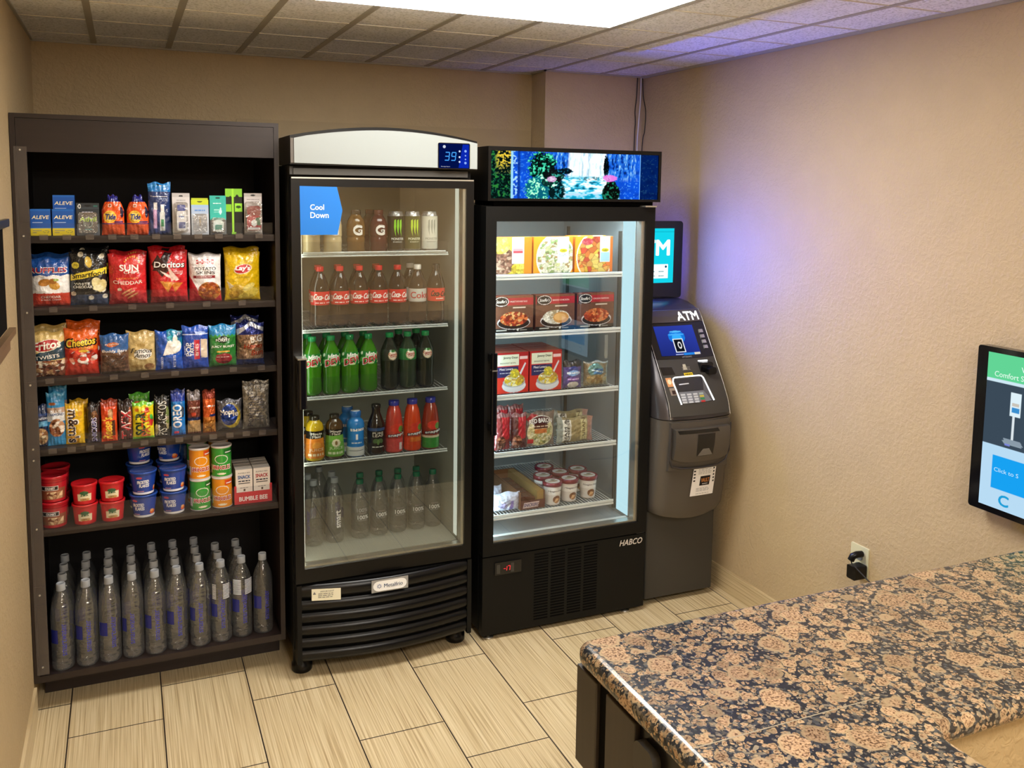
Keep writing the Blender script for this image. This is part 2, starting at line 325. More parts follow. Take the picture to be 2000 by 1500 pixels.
# ------------------------------------------------------------------ mesh builder
class MB:
    def __init__(s): s.V = []; s.F = []; s.C = []; s.I = []; s.n = 0; s.S = []
    def add(s, V, F, col=None, mi=0, smooth=False):
        """col: one colour, or per-vertex array"""
        V = np.asarray(V, float).reshape(-1, 3); b = s.n; s.V.append(V); s.n += len(V)
        pv = None
        if col is not None and not isinstance(col, str) and np.ndim(col) == 2: pv = np.asarray(col)
        else: c = H(col) if col is not None else np.array([.5, .5, .5])
        for f in F:
            s.F.append([b+i for i in f]); s.I.append(mi); s.S.append(smooth)
            if pv is None: s.C.extend([c]*len(f))
            else: s.C.extend([pv[i] for i in f])
        return s
    def box(s, x0, x1, y0, y1, z0, z1, col=None, mi=0):
        V = [(x, y, z) for x in (x0, x1) for y in (y0, y1) for z in (z0, z1)]
        return s.add(V, [(0, 1, 3, 2), (4, 6, 7, 5), (0, 4, 5, 1), (2, 3, 7, 6), (0, 2, 6, 4), (1, 5, 7, 3)], col, mi)
    def rbox(s, x0, x1, y0, y1, z0, z1, r, col=None, mi=0, axis='y', n=4):
        """box whose four edges along `axis` are rounded with radius r"""
        if axis == 'y': a0, a1, b0, b1, c0, c1, f = x0, x1, z0, z1, y0, y1, lambda a, b, c: (a, c, b)
        elif axis == 'z': a0, a1, b0, b1, c0, c1, f = x0, x1, y0, y1, z0, z1, lambda a, b, c: (a, b, c)
        else: a0, a1, b0, b1, c0, c1, f = y0, y1, z0, z1, x0, x1, lambda a, b, c: (c, a, b)
        P = []
        for cx, cy, st in ((a1-r, b1-r, 0), (a0+r, b1-r, 1), (a0+r, b0+r, 2), (a1-r, b0+r, 3)):
            for i in range(n+1):
                t = (st+i/n)*PI/2; P.append((cx+r*math.cos(t), cy+r*math.sin(t)))
        return s.prism(P, c0, c1, f, col, mi)
    def prism(s, P, c0, c1, f, col=None, mi=0):
        n = len(P); V = [f(a, b, c0) for a, b in P]+[f(a, b, c1) for a, b in P]
        F = [(i, (i+1) % n, n+(i+1) % n, n+i) for i in range(n)]
        s.add(V, F, col, mi); s.add(V, [tuple(range(n))[::-1], tuple(range(n, 2*n))], col, mi); return s
    def grid(s, P, col=None, mi=0, closeu=False, smooth=True):
        """P: (nv,nu,3) array; col: colour or (nv,nu,3)"""
        nv, nu = P.shape[:2]; idx = np.arange(nv*nu).reshape(nv, nu)
        a = idx[:-1, :-1].ravel(); b = idx[:-1, 1:].ravel(); c = idx[1:, 1:].ravel(); d = idx[1:, :-1].ravel()
        F = np.stack([a, b, c, d], 1)
        if closeu: F = np.concatenate([F, np.stack([idx[:-1, -1], idx[:-1, 0], idx[1:, 0], idx[1:, -1]], 1)])
        pc = col.reshape(-1, 3) if (col is not None and not isinstance(col, (str, tuple, list)) and np.ndim(col) == 3) else col
        return s.add(P.reshape(-1, 3), F.tolist(), pc, mi, smooth)
    def lathe(s, prof, seg=20, col=None, mi=0, cx=0, cy=0, cap=True, smooth=True):
        t = np.linspace(0, 2*PI, seg, endpoint=False)
        P = np.array([[(cx+r*math.sin(a), cy-r*math.cos(a), z) for a in t] for r, z in prof])
        s.grid(P, col, mi, True, smooth)
        if cap:
            if prof[0][0] > 1e-5: s.add(P[0], [tuple(range(seg))[::-1]], col, mi)
            if prof[-1][0] > 1e-5: s.add(P[-1], [tuple(range(seg))], col, mi)
        return s
    def tube(s, pts, r, seg=8, col=None, mi=0, closed=False):
        pts = [Vector(p) for p in pts]; rings = []; n = len(pts); up = None
        for i, p in enumerate(pts):
            if closed: t = pts[(i+1) % n]-pts[i-1]
            else: t = pts[min(i+1, n-1)]-pts[max(i-1, 0)]
            t.normalize()
            if up is None: up = Vector((0, 0, 1)) if abs(t.z) < .9 else Vector((1, 0, 0))
            a = (up-t*up.dot(t)).normalized(); b = t.cross(a); up = a
            rings.append([tuple(p+a*(r*math.cos(k*2*PI/seg))+b*(r*math.sin(k*2*PI/seg))) for k in range(seg)])
        if closed: rings.append(rings[0])
        P = np.array(rings); s.grid(P, col, mi, True)
        if not closed: s.add(P[0], [tuple(range(seg))[::-1]], col, mi); s.add(P[-1], [tuple(range(seg))], col, mi)
        return s
    def surf(s, S, cv, mi=0, flip=False):
        P = S(cv.P, cv.Q, 0)
        if flip: P = P[:, ::-1]; return s.grid(P, cv.a[:, ::-1], mi)
        return s.grid(P, cv.a, mi)
    def text(s, S, t, p, q, w, h, col, rot=0, shear=0, bold=.01, d=.0006, mi=0, arc=0):
        """t fitted to w x h metres, centred at (p,q) of surface S"""
        if t[0] == '~':                                     # print too small to read: short bars
            r = random.Random(len(s.V)); x = -w/2
            while x < w/2-.1*w:
                l = min(w*r.uniform(.12, .3), w/2-x); k = [(x, -h*.3), (x+l, -h*.3), (x+l, h*.3), (x, h*.3)]; x += l+w*.05
                c, n_ = math.cos(rot), math.sin(rot); a = np.array([(p+i*c-j*n_, q+i*n_+j*c) for i, j in k]); s.add(S(a[:, 0], a[:, 1], d), [(0, 1, 2, 3)], col, mi)
            return s
        v, f = glyphs(t, bold)
        if not len(v): return s
        x = v[:, 0]*w; y = v[:, 1]*h; x = x+shear*y; y = y+arc*(v[:, 0]**2*4-.33)
        c, k = math.cos(rot), math.sin(rot); e = bold*h*.95
        sh = [(0, 0)] if bold < .005 else ([(-e, 0), (e, 0)] if bold < .025 else [(e*.8*math.cos(a), e*.8*math.sin(a)) for a in np.arange(8 if bold < .05 else 14)*2*PI/(8 if bold < .05 else 14)])
        for i, (ex, ey) in enumerate(sh):
            X = p+(x+ex)*c-(y+ey)*k; Y = q+(x+ex)*k+(y+ey)*c; s.add(S(X, Y, d+i*.00003), f, col, mi)
        return s
    def shape(s, S, pts, col, d=.0004, mi=0):
        a = np.array(pts, float); return s.add(S(a[:, 0], a[:, 1], d), [tuple(range(len(pts)))], col, mi)
    def quad(s, S, c4, col, d=.0006, n=6, mi=0):
        (a, b, c, e) = [np.array(x, float) for x in c4]; U, V = np.meshgrid(np.linspace(0, 1, n+1), np.linspace(0, 1, n+1))
        P = (1-V)*((1-U)*a[0]+U*b[0])+V*((1-U)*e[0]+U*c[0]); Q = (1-V)*((1-U)*a[1]+U*b[1])+V*((1-U)*e[1]+U*c[1])
        return s.grid(S(P, Q, d), col, mi)
    def disc(s, S, p, q, rp, rq, col, d=.0004, n=20, rot=0, mi=0):
        t = np.linspace(0, 2*PI, n, endpoint=False); x = rp*np.cos(t); y = rq*np.sin(t)
        return s.shape(S, np.stack([p+x*math.cos(rot)-y*math.sin(rot), q+x*math.sin(rot)+y*math.cos(rot)], 1), col, d, mi)
    def build(s, name, mats, parent=None, loc=None, rz=0, bevel=0):
        V = np.concatenate(s.V) if s.V else np.zeros((0, 3))
        me = bpy.data.meshes.new(name); me.from_pydata(V.tolist(), [], s.F)
        if isinstance(mats, str): mats = [mats]
        for m in mats: me.materials.append(M[m])
        me.polygons.foreach_set('material_index', s.I); me.polygons.foreach_set('use_smooth', s.S)
        if any(m in VCM for m in mats):
            at = me.color_attributes.new('Col', 'FLOAT_COLOR', 'CORNER'); C = np.ones((len(s.C), 4)); C[:, :3] = np.array(s.C)
            at.data.foreach_set('color', C.ravel())
        me.update()
        o = bpy.data.objects.new(name, me); COL.objects.link(o)
        if parent: o.parent = parent
        if loc: o.location = loc
        if rz: o.rotation_euler.z = rz
        if bevel:
            b = bmesh.new(); b.from_mesh(me); bmesh.ops.remove_doubles(b, verts=b.verts, dist=1e-5)
            es = [e for e in b.edges if len(e.link_faces) == 2 and e.calc_face_angle(0) > .6]
            bmesh.ops.bevel(b, geom=es, offset=bevel, segments=2, profile=.5, affect='EDGES'); b.to_mesh(me); b.free()
        return o
VCM = {'foil', 'foil2', 'card', 'gloss', 'matte', 'juice', 'screen', 'screen_hi', 'screen_lo', 'tape'}
def tag(o, label, cat, group=None):
    o['label'] = label; o['category'] = cat
    if group: o['group'] = group
    return o
def thing(name, label, cat, loc=(0, 0, 0), rz=0, group=None):
    o = bpy.data.objects.new(name, None); o.empty_display_size = .02; COL.objects.link(o); o.location = loc; o.rotation_euler.z = rz
    return tag(o, label, cat, group)
def struct(name, mb, mats, bevel=0):
    o = mb.build(name, mats, bevel=bevel); o['kind'] = 'structure'; return o
def dup(root, loc, label, rz=None, group=None):
    def cp(o, par):
        c = o.copy(); COL.objects.link(c); c.parent = par
        for ch in o.children: cp(ch, c)
        return c
    r = cp(root, None); r.location = loc; r['label'] = label
    if rz is not None: r.rotation_euler.z = rz
    if group: r['group'] = group
    return r
def flat(S0):
    """vertical plane facing -y at (x0,y0,z0)"""
    x0, y0, z0 = S0
    return lambda p, q, d: np.stack([x0+p+0*q, y0-d+0*p+0*q, z0+q+0*p], -1)
# =================================================================== the room
W_, YB, YJ, XJ, ZC, YR = 2.914, .456, .287, 2.342, 2.488, -6.2
struct('floor', MB().box(-.1, W_+.1, YR-.1, YB+.1, -.1, 0), 'floor')
struct('ceiling', MB().box(-.1, W_+.1, YR-.1, YB+.1, ZC, ZC+.1), 'ceil')
struct('wall_left', MB().box(-.1, 0, YR-.1, YB+.1, 0, ZC), 'wall')
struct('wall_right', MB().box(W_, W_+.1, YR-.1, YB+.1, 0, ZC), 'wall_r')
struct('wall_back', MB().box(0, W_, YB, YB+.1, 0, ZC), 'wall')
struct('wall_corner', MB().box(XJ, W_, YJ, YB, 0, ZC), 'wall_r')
struct('wall_rear', MB().box(0, W_, YR-.1, YR, 0, ZC), 'wall')
struct('trim_1', MB().box(.838, XJ-.004, YB-.006, YB, .9, 2.19), 'hatch')
tee = MB()
for k in range(9):
    x = .245+.302*k; tee.box(x-.012, x+.012, YR, YB if x < XJ else YJ, ZC-.003, ZC)
struct('trim_2', tee, 'tee')
tl = MB()
for k in range(-14, 2):
    y = -.157+.378*k; tl.box(0, W_, y-.003, y+.003, ZC-.0025, ZC)
M['teelight'] = princ('tile_edge', 'd8d2c4', .6); struct('trim_3', tl, 'teelight')
an = MB().box(0, XJ, YB-.012, YB, ZC-.008, ZC).box(XJ-.012, XJ, YJ-.012, YB-.012, ZC-.008, ZC).box(XJ-.012, W_, YJ-.012, YJ, ZC-.008, ZC).box(W_-.014, W_, YR, YJ-.012, ZC-.012, ZC).box(0, .01, YR, YB-.012, ZC-.006, ZC)
struct('trim_4', an, 'tee')
struct('baseboard_right', MB().box(W_-.010, W_, -2.595, YJ, 0, .105), 'skirt')
struct('baseboard_left', MB().box(0, .010, YR, -.532, 0, .105), 'skirt')

# ------------------------------------------------------------------ ceiling panels
def panel(x0, x1, y0, y1, mat_, label):
    t = thing('ceiling_light', label, 'ceiling light', ((x0+x1)/2, (y0+y1)/2, ZC), group='recessed ceiling light panels')
    a, b = (x1-x0)/2, (y1-y0)/2; f = .03
    fr = MB().box(-a, a, -b, -b+f, -.006, -.0005).box(-a, a, b-f, b, -.006, -.0005).box(-a, -a+f, -b+f, b-f, -.006, -.0005).box(a-f, a, -b+f, b-f, -.006, -.0005)
    fr.build('frame', 'tee', t)
    MB().box(-a+f, a-f, -b+f, b-f, -.016, -.001).build('diffuser', mat_, t)
panel(.85, 2.03, -1.60, -.952, 'lamp', 'bright white rectangular ceiling light panel above the coolers')
panel(.75, 1.95, -4.4, -3.8, 'lamp2', 'white ceiling light panel over the room behind the counter')
panel(.55, 1.75, -5.9, -5.3, 'lamp2', 'white ceiling light panel nearest the rear wall')

# ------------------------------------------------------------------ cables in the corner
def cable(name, label, pts, r, mat_, seg=6):
    pv = []
    P = [Vector(p) for p in pts]
    for i in range(len(P)-1):
        a, b, c, d = P[max(i-1, 0)], P[i], P[i+1], P[min(i+2, len(P)-1)]
        for k in range(6):
            t = k/6; pv.append(.5*((2*b)+(c-a)*t+(2*a-5*b+4*c-d)*t*t+(3*b-a-3*c+d)*t**3))
    pv.append(P[-1]); o = MB().tube(pv, r, seg).build(name, mat_); return tag(o, label, 'cable')
cable('white_cable', 'white cable running down the back right corner from the ceiling', [(2.896, .270, 2.478), (2.896, .272, 2.35), (2.885, .270, 2.2), (2.882, .270, 2.05), (2.88, .26, 1.2)], .0038, 'whitecable')
cable('black_cable', 'black cable bowing out left of the white cable in the corner', [(2.878, .276, 2.478), (2.876, .276, 2.40), (2.874, .277, 2.36), (2.868, .277, 2.30), (2.872, .277, 2.24), (2.868, .276, 2.1), (2.86, .27, 1.2)], .003, 'blackwire')
cable('grey_cable', 'dark thin cable hanging on the wall right of the white cable', [(2.904, .268, 2.478), (2.908, .262, 2.38), (2.908, .235, 2.30), (2.908, .24, 2.2), (2.905, .26, 2.05), (2.90, .26, 1.2)], .0025, 'blackwire')

# ------------------------------------------------------------------ rack on the left wall
t = thing('wall_rack', 'dark frame with a wooden ledge fixed to the left wall', 'wall frame', (0, -1.1, 1.4))
MB().box(.001, .014, -.2, .342, .342, .366).build('top_rail', 'black', t)
MB().box(.001, .010, -.2, .198, .04, .342).build('panel', 'dark', t)
MB().box(.001, .020, -.2, .330, .006, .026).build('ledge', 'brownwood', t)
MB().box(.0005, .012, -.2, .24, -.03, .006).build('bracket', 'brownwood', t)

# ------------------------------------------------------------------ outlet, plug, adapter
t = thing('wall_outlet', 'ivory wall outlet plate above the granite counter', 'outlet', (W_, -1.42, .47))
MB().rbox(-.006, 0, -.045, .045, -.062, .062, .004, axis='x').build('cover_plate', 'plate', t)
for z in (-.02, .02):
    MB().rbox(-.009, -.006, -.017, .017, z-.014, z+.014, .010, axis='x').build('socket', 'white', t)
t = thing('power_adapter', 'black power adapter with a coiled plug in the wall outlet', 'adapter', (W_-.01, -1.440, .475))
MB().rbox(-.056, -.001, -.026, .02, -.058, -.006, .006, axis='x').build('adapter_body', 'black', t)
MB().tube([(-.005, 0, .032), (-.03, 0, .034), (-.045, .004, .028), (-.05, .008, .012)], .013, 10).build('plug', 'black', t)
MB().tube([(-.05, .008, .012), (-.054, -.004, 0), (-.05, -.03, -.012), (-.035, -.12, -.06), (-.03, -.25, -.12), (-.03, -.5, -.2)], .0028, 6).build('cord', 'blackwire', t)

# ------------------------------------------------------------------ wall monitor
mon = thing('wall_monitor', 'black framed touch screen on the right wall showing a green and blue page', 'monitor', (2.85, -2.14, .873))
MB().rbox(0, .034, -.215, .212, 0, .530, .010, axis='x').build('housing', 'blackg', mon)
MB().box(.034, .062, -.08, .08, .16, .36).build('wall_bracket', 'black', mon)
SR = lambda p, q, d: np.stack([-.001-d+0*p+0*q, -.002-p+0*q, .020+q+0*p], -1)
c = Cv(.350, .493, 'b9dcf4', .002)
c.rect(-1, .835, 1, 1, '63d596').rect(-1, .815, 1, .835, 'cfe9f5').rect(-1, .41, 1, .815, '3b4a58')
c.rect(-.78, .13, 1, .345, '18a2f2').rect(-1, 0, 1, .012, 'b9dcf4')
c.poly([(-.62, .455), (-.28, .455), (-.22, .435), (-.56, .43)], '8fa0ac').poly([(-.60, .47), (-.26, .47), (-.20, .44), (-.55, .44)], '8b9ba8')
c.rect(-.44, .47, -.40, .62, 'dfe9ee').rect(-.50, .62, -.29, .77, 'dff2fa').rect(-.47, .645, -.32, .675, '3a8fd0').rect(-.46, .685, -.33, .705, 'c9c3b8')
c.rect(-.56, .425, -.45, .437, '7b86d8')
m = MB().surf(SR, c)
m.text(SR, 'Comfort S', -.098, .428, .10, .017, 'e6fff0', bold=.005).text(SR, 'V', -.050, .455, .016, .016, 'e6fff0')
m.text(SR, 'Click to S', -.085, .125, .085, .013, 'c8ecff', bold=0)
m.text(SR, 'C', -.087, .032, .034, .034, '1f9fd8', bold=.05)
m.build('display', 'screen', mon)

# =================================================================== granite counter
CZ = 1.07
cp = [(1.0641, -2.5881), (W_-.002, -2.5881), (W_-.002, -3.0321), (1.4512, -3.0321), (1.4512, -3.6), (1.0641, -3.6)]
bm = bmesh.new(); vs = []
def arc(cx, cy, r, a0, a1, n=5): return [(cx+r*math.cos(a0+(a1-a0)*i/n), cy+r*math.sin(a0+(a1-a0)*i/n)) for i in range(n+1)]
out = arc(1.0641+.03, -2.5881-.03, .03, PI, PI/2)+[(W_-.002, -2.5881), (W_-.002, -3.0321), (1.4712, -3.0321)]+[(1.4512, -3.0521)]+[(1.4512, -3.6), (1.0641, -3.6)]
for x, y in out: vs.append(bm.verts.new((x, y, CZ-.040)))
f = bm.faces.new(vs); ex = bmesh.ops.extrude_face_region(bm, geom=[f])
bmesh.ops.translate(bm, verts=[v for v in ex['geom'] if isinstance(v, bmesh.types.BMVert)], vec=(0, 0, .040))
bmesh.ops.recalc_face_normals(bm, faces=bm.faces)
es = [e for e in bm.edges if abs(e.verts[0].co.z-e.verts[1].co.z) < 1e-6 and abs(e.verts[0].co.x-(W_-.002))+abs(e.verts[1].co.x-(W_-.002)) > .01]
bmesh.ops.bevel(bm, geom=es, offset=.016, segments=5, profile=.5, affect='EDGES')
me = bpy.data.meshes.new('counter_top'); bm.to_mesh(me); bm.free(); me.materials.append(M['granite'])
for p in me.polygons: p.use_smooth = abs(p.normal.z) < .98
ct = bpy.data.objects.new('counter_top', me); COL.objects.link(ct)
tag(ct, 'L-shaped brown and black granite counter top in the foreground', 'counter')
sm = MB().box(1.079, 1.4363, -2.9382, -2.9362, CZ-.001, CZ+.0003); M['seam'] = princ('stone_seam', '8f8672', .3); sm.build('seam', 'seam', ct)  # pale line drawn along a curved highlight on the stone
struct('trim_5', MB().box(1.10, W_, -2.699, -2.67, 0, CZ-.041), 'espresso')
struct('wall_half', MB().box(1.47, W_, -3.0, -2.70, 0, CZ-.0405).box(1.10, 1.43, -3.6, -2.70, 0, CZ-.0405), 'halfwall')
t = thing('under_counter_cabinet', 'black-brown cabinet boxes mounted under the left end of the counter', 'cabinet', (1.067, -2.632, .847))
MB().box(0, .032, -.037, .036, 0, .182).build('end_post', 'blackwood', t, bevel=.002)
MB().box(.008, .032, -.070, -.037, 0, .182).build('gap_filler', 'dark', t)
MB().box(0, .032, -.165, -.070, 0, .182).build('side_panel', 'blackwood', t, bevel=.002)
MB().box(.010, .032, -.96, -.165, 0, .182).build('door', 'black', t)
MB().rbox(-.005, .012, -.227, -.170, .107, .165, .015, axis='x').build('latch', 'charcoal', t)
MB().box(.006, .010, -.96, -.20, .0, .082).build('lower_trim', 'blackg', t)

# =================================================================== display cabinet
cab = thing('display_cabinet', 'tall espresso-brown open shelf cabinet full of snacks by the left wall', 'cabinet', (0, 0, 0))
CF, CB = -.527, .06
m = MB().box(.002, .018, CF, CB, .115, 2.108).box(.018, .049, CF+.004, CF+.024, .139, 1.982); m.build('side_panel', 'espresso', cab)
MB().box(.858, .875, CF, CB, .115, 2.108).build('side_panel', 'espresso', cab)
MB().box(.018, .858, CF, CB, 2.093, 2.108).build('top_panel', 'espresso_h', cab)
MB().box(.019, .857, CF+.003, CF+.021, 1.981, 2.092).build('header_panel', 'espresso_h', cab)
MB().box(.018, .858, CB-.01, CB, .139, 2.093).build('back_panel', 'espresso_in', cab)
MB().box(.018, .858, CF, CB-.01, .115, .139).build('bottom_shelf', 'espresso_h', cab)
MB().box(.022, .872, -.384, .04, 0, .115).build('toe_kick', 'espresso_h', cab)
SH = [1.698, 1.450, 1.202, .954, .664]
for i, z in enumerate(SH):
    s = MB().box(.018, .858, CF+.022, CB-.01, z-.024, z).build('shelf', 'espresso_h', cab)
    g = [.045, .055, .055, .05, .08][i]
    MB().box(.052, .850, CF+.0065, CF+.0085, z-.006, z+g).build('acrylic_guard', 'acrylic', cab)
    n = [11, 6, 8, 13, 9][i]
    for k in range(n):
        x = .09+(.80-.09)*k/(n-1) if i != 1 else .11+.125*k
        if i < 4: MB().box(x-.013, x+.013, CF+.001, CF+.0055, z-.012, z+.006).build('label_holder', 'acrylic2', cab)
st = MB().box(.012, .051, CF-.0045, CF-.001, .146, 1.999)
for z in (1.745, 1.62, 1.45, 1.385, 1.20, 1.13, .98, .93, .78, .70, .47, .40, .215): st.box(.012, .051, CF-.0052, CF-.0045, z, z+.0015)
st.build('clear_strip', 'acrylic2', cab)
sc_ = MB()
for z in (1.987, 1.70, 1.44, 1.19, .965, .925, .68, .44, .175):
    for k in [0]: sc_.prism([(.031+.0032*math.cos(a*PI/4), z+.0032*math.sin(a*PI/4)) for a in range(8)], CF-.0075, CF-.0045, lambda a, b, c: (a, c, b))
sc_.build('screw', 'silver', cab)

# =================================================================== drink cooler
fr = thing('drink_cooler', 'black glass-door drink cooler with a white arched header', 'cooler', (0, 0, 0))
X0, X1 = .895, 1.606
m = MB().box(X0, X0+.036, -.595, .06, .10, 1.955).box(X1-.036, X1, -.595, .06, .10, 1.955).box(X0+.036, X1-.036, -.595, .06, 1.905, 1.955).box(X0+.036, X1-.036, -.595, .06, .10, .43).box(X0+.036, X1-.036, .02, .06, .43, 1.905)
m.build('cabinet_body', 'blackm', fr)
lx0, lx1 = X0+.037, X1-.037
m = MB().box(lx0, lx0+.008, -.59, .019, .432, 1.904).box(lx1-.008, lx1, -.59, .019, .432, 1.904).box(lx0+.008, lx1-.008, -.59, .019, .432, .444).box(lx0+.008, lx1-.008, -.59, .019, 1.893, 1.904).box(lx0+.008, lx1-.008, .008, .019, .444, 1.893)
m.build('liner', 'liner', fr)
MB().box(lx1-.011, lx1-.0085, -.588, -.552, .46, 1.88).build('light_lens', 'ledf', fr)  # faint glow standing in for the light grey wall strip
MB().box(lx0+.0085, lx0+.011, -.588, -.570, .46, 1.88).build('light_strip', 'ledf2', fr)  # added strip, hidden by the door frame, brightens the bottles
FSH = [1.628, 1.341, 1.083, .828]
for i, z in enumerate(FSH):
    s = MB(); y0, y1 = -.575, -.02
    wm = [ 'wire', 'wire', 'wire', 'wire'][i]
    for y in (y0, y0+.006, (y0+y1)/2, y1): s.tube([(lx0+.012, y, z-.003 if y != y0 else z-.010), (1.522, y, z-.003 if y != y0 else z-.010)], .0032, 6)
    if i == 0: s.tube([(lx0+.02, y0-.002, z+.004), (1.51, y0-.002, z+.004)], .0028, 6)
    for k in range(34):
        x = lx0+.016+k*(1.520-lx0-.016)/33; s.tube([(x, y0, z-.006), (x, y1, z-.001)], .0013, 4)
    s.build('wire_shelf', wm, fr)
    MB().box(lx0+.012, 1.520, y0-.006, y0-.0035, z-.01, z+(.075 if i != 0 else .045)).build('front_lip', 'acrylic', fr)
# door
dx0, dx1, dz0, dz1 = .897, 1.601, .384, 1.913
d_ = MB().box(dx0, .930, -.650, -.600, dz0, dz1).box(1.571, dx1, -.650, -.600, dz0, dz1).box(.930, 1.571, -.650, -.600, 1.878, dz1).box(.930, 1.571, -.650, -.600, dz0, .439)
door = d_.build('door', 'black', fr, bevel=.0)
MB().box(.930, 1.571, -.6455, -.6425, .439, 1.878).build('glass_pane', 'glass', door)
MB().box(.930, 1.571, -.640, -.606, .4392, .4475).box(1.5585, 1.5708, -.640, -.606, .4475, 1.877).box(.9303, .9335, -.640, -.606, .4475, 1.877).build('glazing_spacer', 'silver', door)
MB().box(dx0+.002, dx1-.002, -.6515, -.6505, dz1-.006, dz1-.001).build('door_edge_strip', 'silver', door)
MB().rbox(.905, .938, -.706, -.651, 1.07, 1.252, .010, axis='z').build('handle', 'blackg', door)
MB().box(.9045, .9385, -.7065, -.6515, 1.2525, 1.2575).build('handle_cap', 'silver', door)
# blue sticker
F1 = flat((0, -.6512, 0))
m = MB().shape(F1, [(.928, 1.880), (1.063, 1.878), (1.083, 1.792), (1.064, 1.703), (.929, 1.703)], '1268b8', 0)
m.text(F1, 'Cool', .990, 1.804, .050, .020, 'fff', bold=.012).text(F1, 'Down', .9985, 1.775, .066, .021, 'fff', bold=.012)
m.build('sticker', 'card', door)
# header
hb = .955+1.0
P = [(X0, 1.957)]+[(X1+.004, 1.948)]+[(X1+.004, 2.060)]
for i in range(1, 16):
    a = i/16; P.append((X1+.004-(X1+.004-X0)*a, 2.060+.040*math.sin(PI*a)**.9))
P.append((X0, 2.060))
f = lambda a, b, c: (a, c, b)
MB().prism(P, -.655, -.40, f).build('header_box', 'black', fr)
P2 = [(X0+.012, 1.962), (X1+.0005, 1.954), (X1+.0005, 2.052)]+[(X1+.0005-(X1-.0115-X0)*i/16, 2.052+.036*math.sin(PI*i/16)**.9) for i in range(1, 16)]+[(X0+.012, 2.050)]
hd = MB().prism(P2, -.668, -.655, f).build('header_panel', 'white', fr)
MB().box(X0, X0+.0115, -.664, -.655, 1.962, 2.050).build('header_side_trim', 'atm', fr)
MB().box(X0+.012, X1-.03, -.645, -.60, 1.921, 1.944).box(X0, X0+.0115, -.64, -.60, 1.921, 1.95).build('light_valance', 'charcoal', fr)
F2 = flat((0, -.6690, 0))
m = MB(); S_ = F2
pd = MB().rbox(1.446, 1.575, -.6705, -.668, 1.952, 2.051, .006); pd.build('control_panel', 'blackg', hd)
F3 = flat((0, -.6712, 0)); m = MB()
m.shape(F3, [(1.449, 1.955), (1.572, 1.955), (1.572, 2.048), (1.449, 2.048)], '02104a')
m.shape(F3, [(1.528, 1.957), (1.570, 1.957), (1.570, 2.046), (1.545, 2.046)], '0a28b0', .0006)
def seg7(m, S, ch, p, q, w, h, col, th=.0035, sl=.12):
    on = {'3': 'abgcd', '9': 'abcdfg', '1': 'bc', '7': 'abc', '-': 'g'}[ch]; X, Y = w/2, h/2
    sg = {'a': (-X, Y, X, Y), 'g': (-X, 0, X, 0), 'd': (-X, -Y, X, -Y), 'b': (X, 0, X, Y), 'c': (X, -Y, X, 0), 'f': (-X, 0, -X, Y), 'e': (-X, -Y, -X, 0)}
    for k in on:
        a, b_, c_, e = sg[k]; t2 = th/2
        if a == c_: pts = [(a-t2, b_+t2*.5), (a+t2, b_+t2*.5), (a+t2, e-t2*.5), (a-t2, e-t2*.5)]
        else: pts = [(a, b_-t2), (c_, b_-t2), (c_, b_+t2), (a, b_+t2)]
        m.shape(S, [(p+x+sl*y, q+y) for x, y in pts], col, .0012)
seg7(m, F3, '3', 1.482, 2.000, .016, .030, '4aa6ff'); seg7(m, F3, '9', 1.508, 2.000, .016, .030, '4aa6ff')
for z in (2.020, 1.998, 1.980): m.disc(F3, 1.532, z, .004, .004, 'd8e4ff', .0012, 8)
for z, r in ((2.021, .005), (1.976, .005), (1.990, .003), (2.004, .003)): m.disc(F3, 1.556, z, r, r, '8fb4ff', .0012, 10)
m.disc(F3, 1.470, 2.036, .006, .006, 'cfd8ea', .0012, 10); m.text(F3, 'Energy Saver', 1.476, 1.961, .036, .004, 'dde', bold=0, d=.001)
m.build('display', 'screen', hd)
# grille with convex louvres
def louvre(zt, zb):
    m = MB(); n = 14; rows = []
    for (dy, z) in ((.006, zt+.004), (-.004, zt-.004), (-.006, (zt+zb)/2), (0, zb+.004), (.014, zb)):
        rows.append([(.918+(1.586-.918)*i/n, -.642-.042*math.sin(PI*i/n)+dy, z) for i in range(n+1)])
    return m.grid(np.array(rows), None, 0)
zs = [.372, .312, .262, .212, .162, .112, .062]
for i in range(6): louvre(zs[i]-.004, zs[i+1]+.006).build('louvre', 'black', fr)
pl = []
n = 14
pts = [(.905, -.60)]+[(.918+(1.586-.918)*i/n, -.630-.040*math.sin(PI*i/n)) for i in range(n+1)]+[(1.598, -.60)]
MB().prism(pts, .065, .376, lambda a, b, c: (a, b, c)).build('grille_backing', 'dark', fr)
MB().box(.900, .9175, -.650, -.600, .062, .376).build('grille_post', 'blackm', fr); MB().box(1.5865, 1.604, -.650, -.600, .062, .376).build('grille_post', 'blackm', fr)
for x, y in ((.93, -.565), (1.565, -.565), (.93, -.02), (1.565, -.02)):
    MB().lathe([(.036, 0), (.040, .006), (.040, .03), (.034, .036), (.034, .099)], 18, cx=x, cy=y).build('foot', 'black', fr)
def gril_s(p, q, d): return np.stack([p+0*q, -.6525-.042*np.sin(PI*(p-.918)/.668)-d+0*q, q+0*p], -1)
m = MB(); m.shape(gril_s, [(.953, .316), (1.060, .312), (1.060, .358), (.953, .362)], 'e9e6cf', .001)
m.text(gril_s, 'IMPORTANT', 1.010, .350, .05, .006, '555', bold=0, d=.0015)
for k in range(3): m.text(gril_s, '~', 1.004, .341-.007*k, .055, .004, '666', bold=0, d=.0015)
m.shape(gril_s, [(.957, .340), (.969, .340), (.963, .351)], '777', .0015)
m.build('warning_sticker', 'card', fr)
m = MB(); m.shape(gril_s, [(1.176, .322), (1.322, .322), (1.322, .372), (1.176, .372)], '9a9a98', .002)
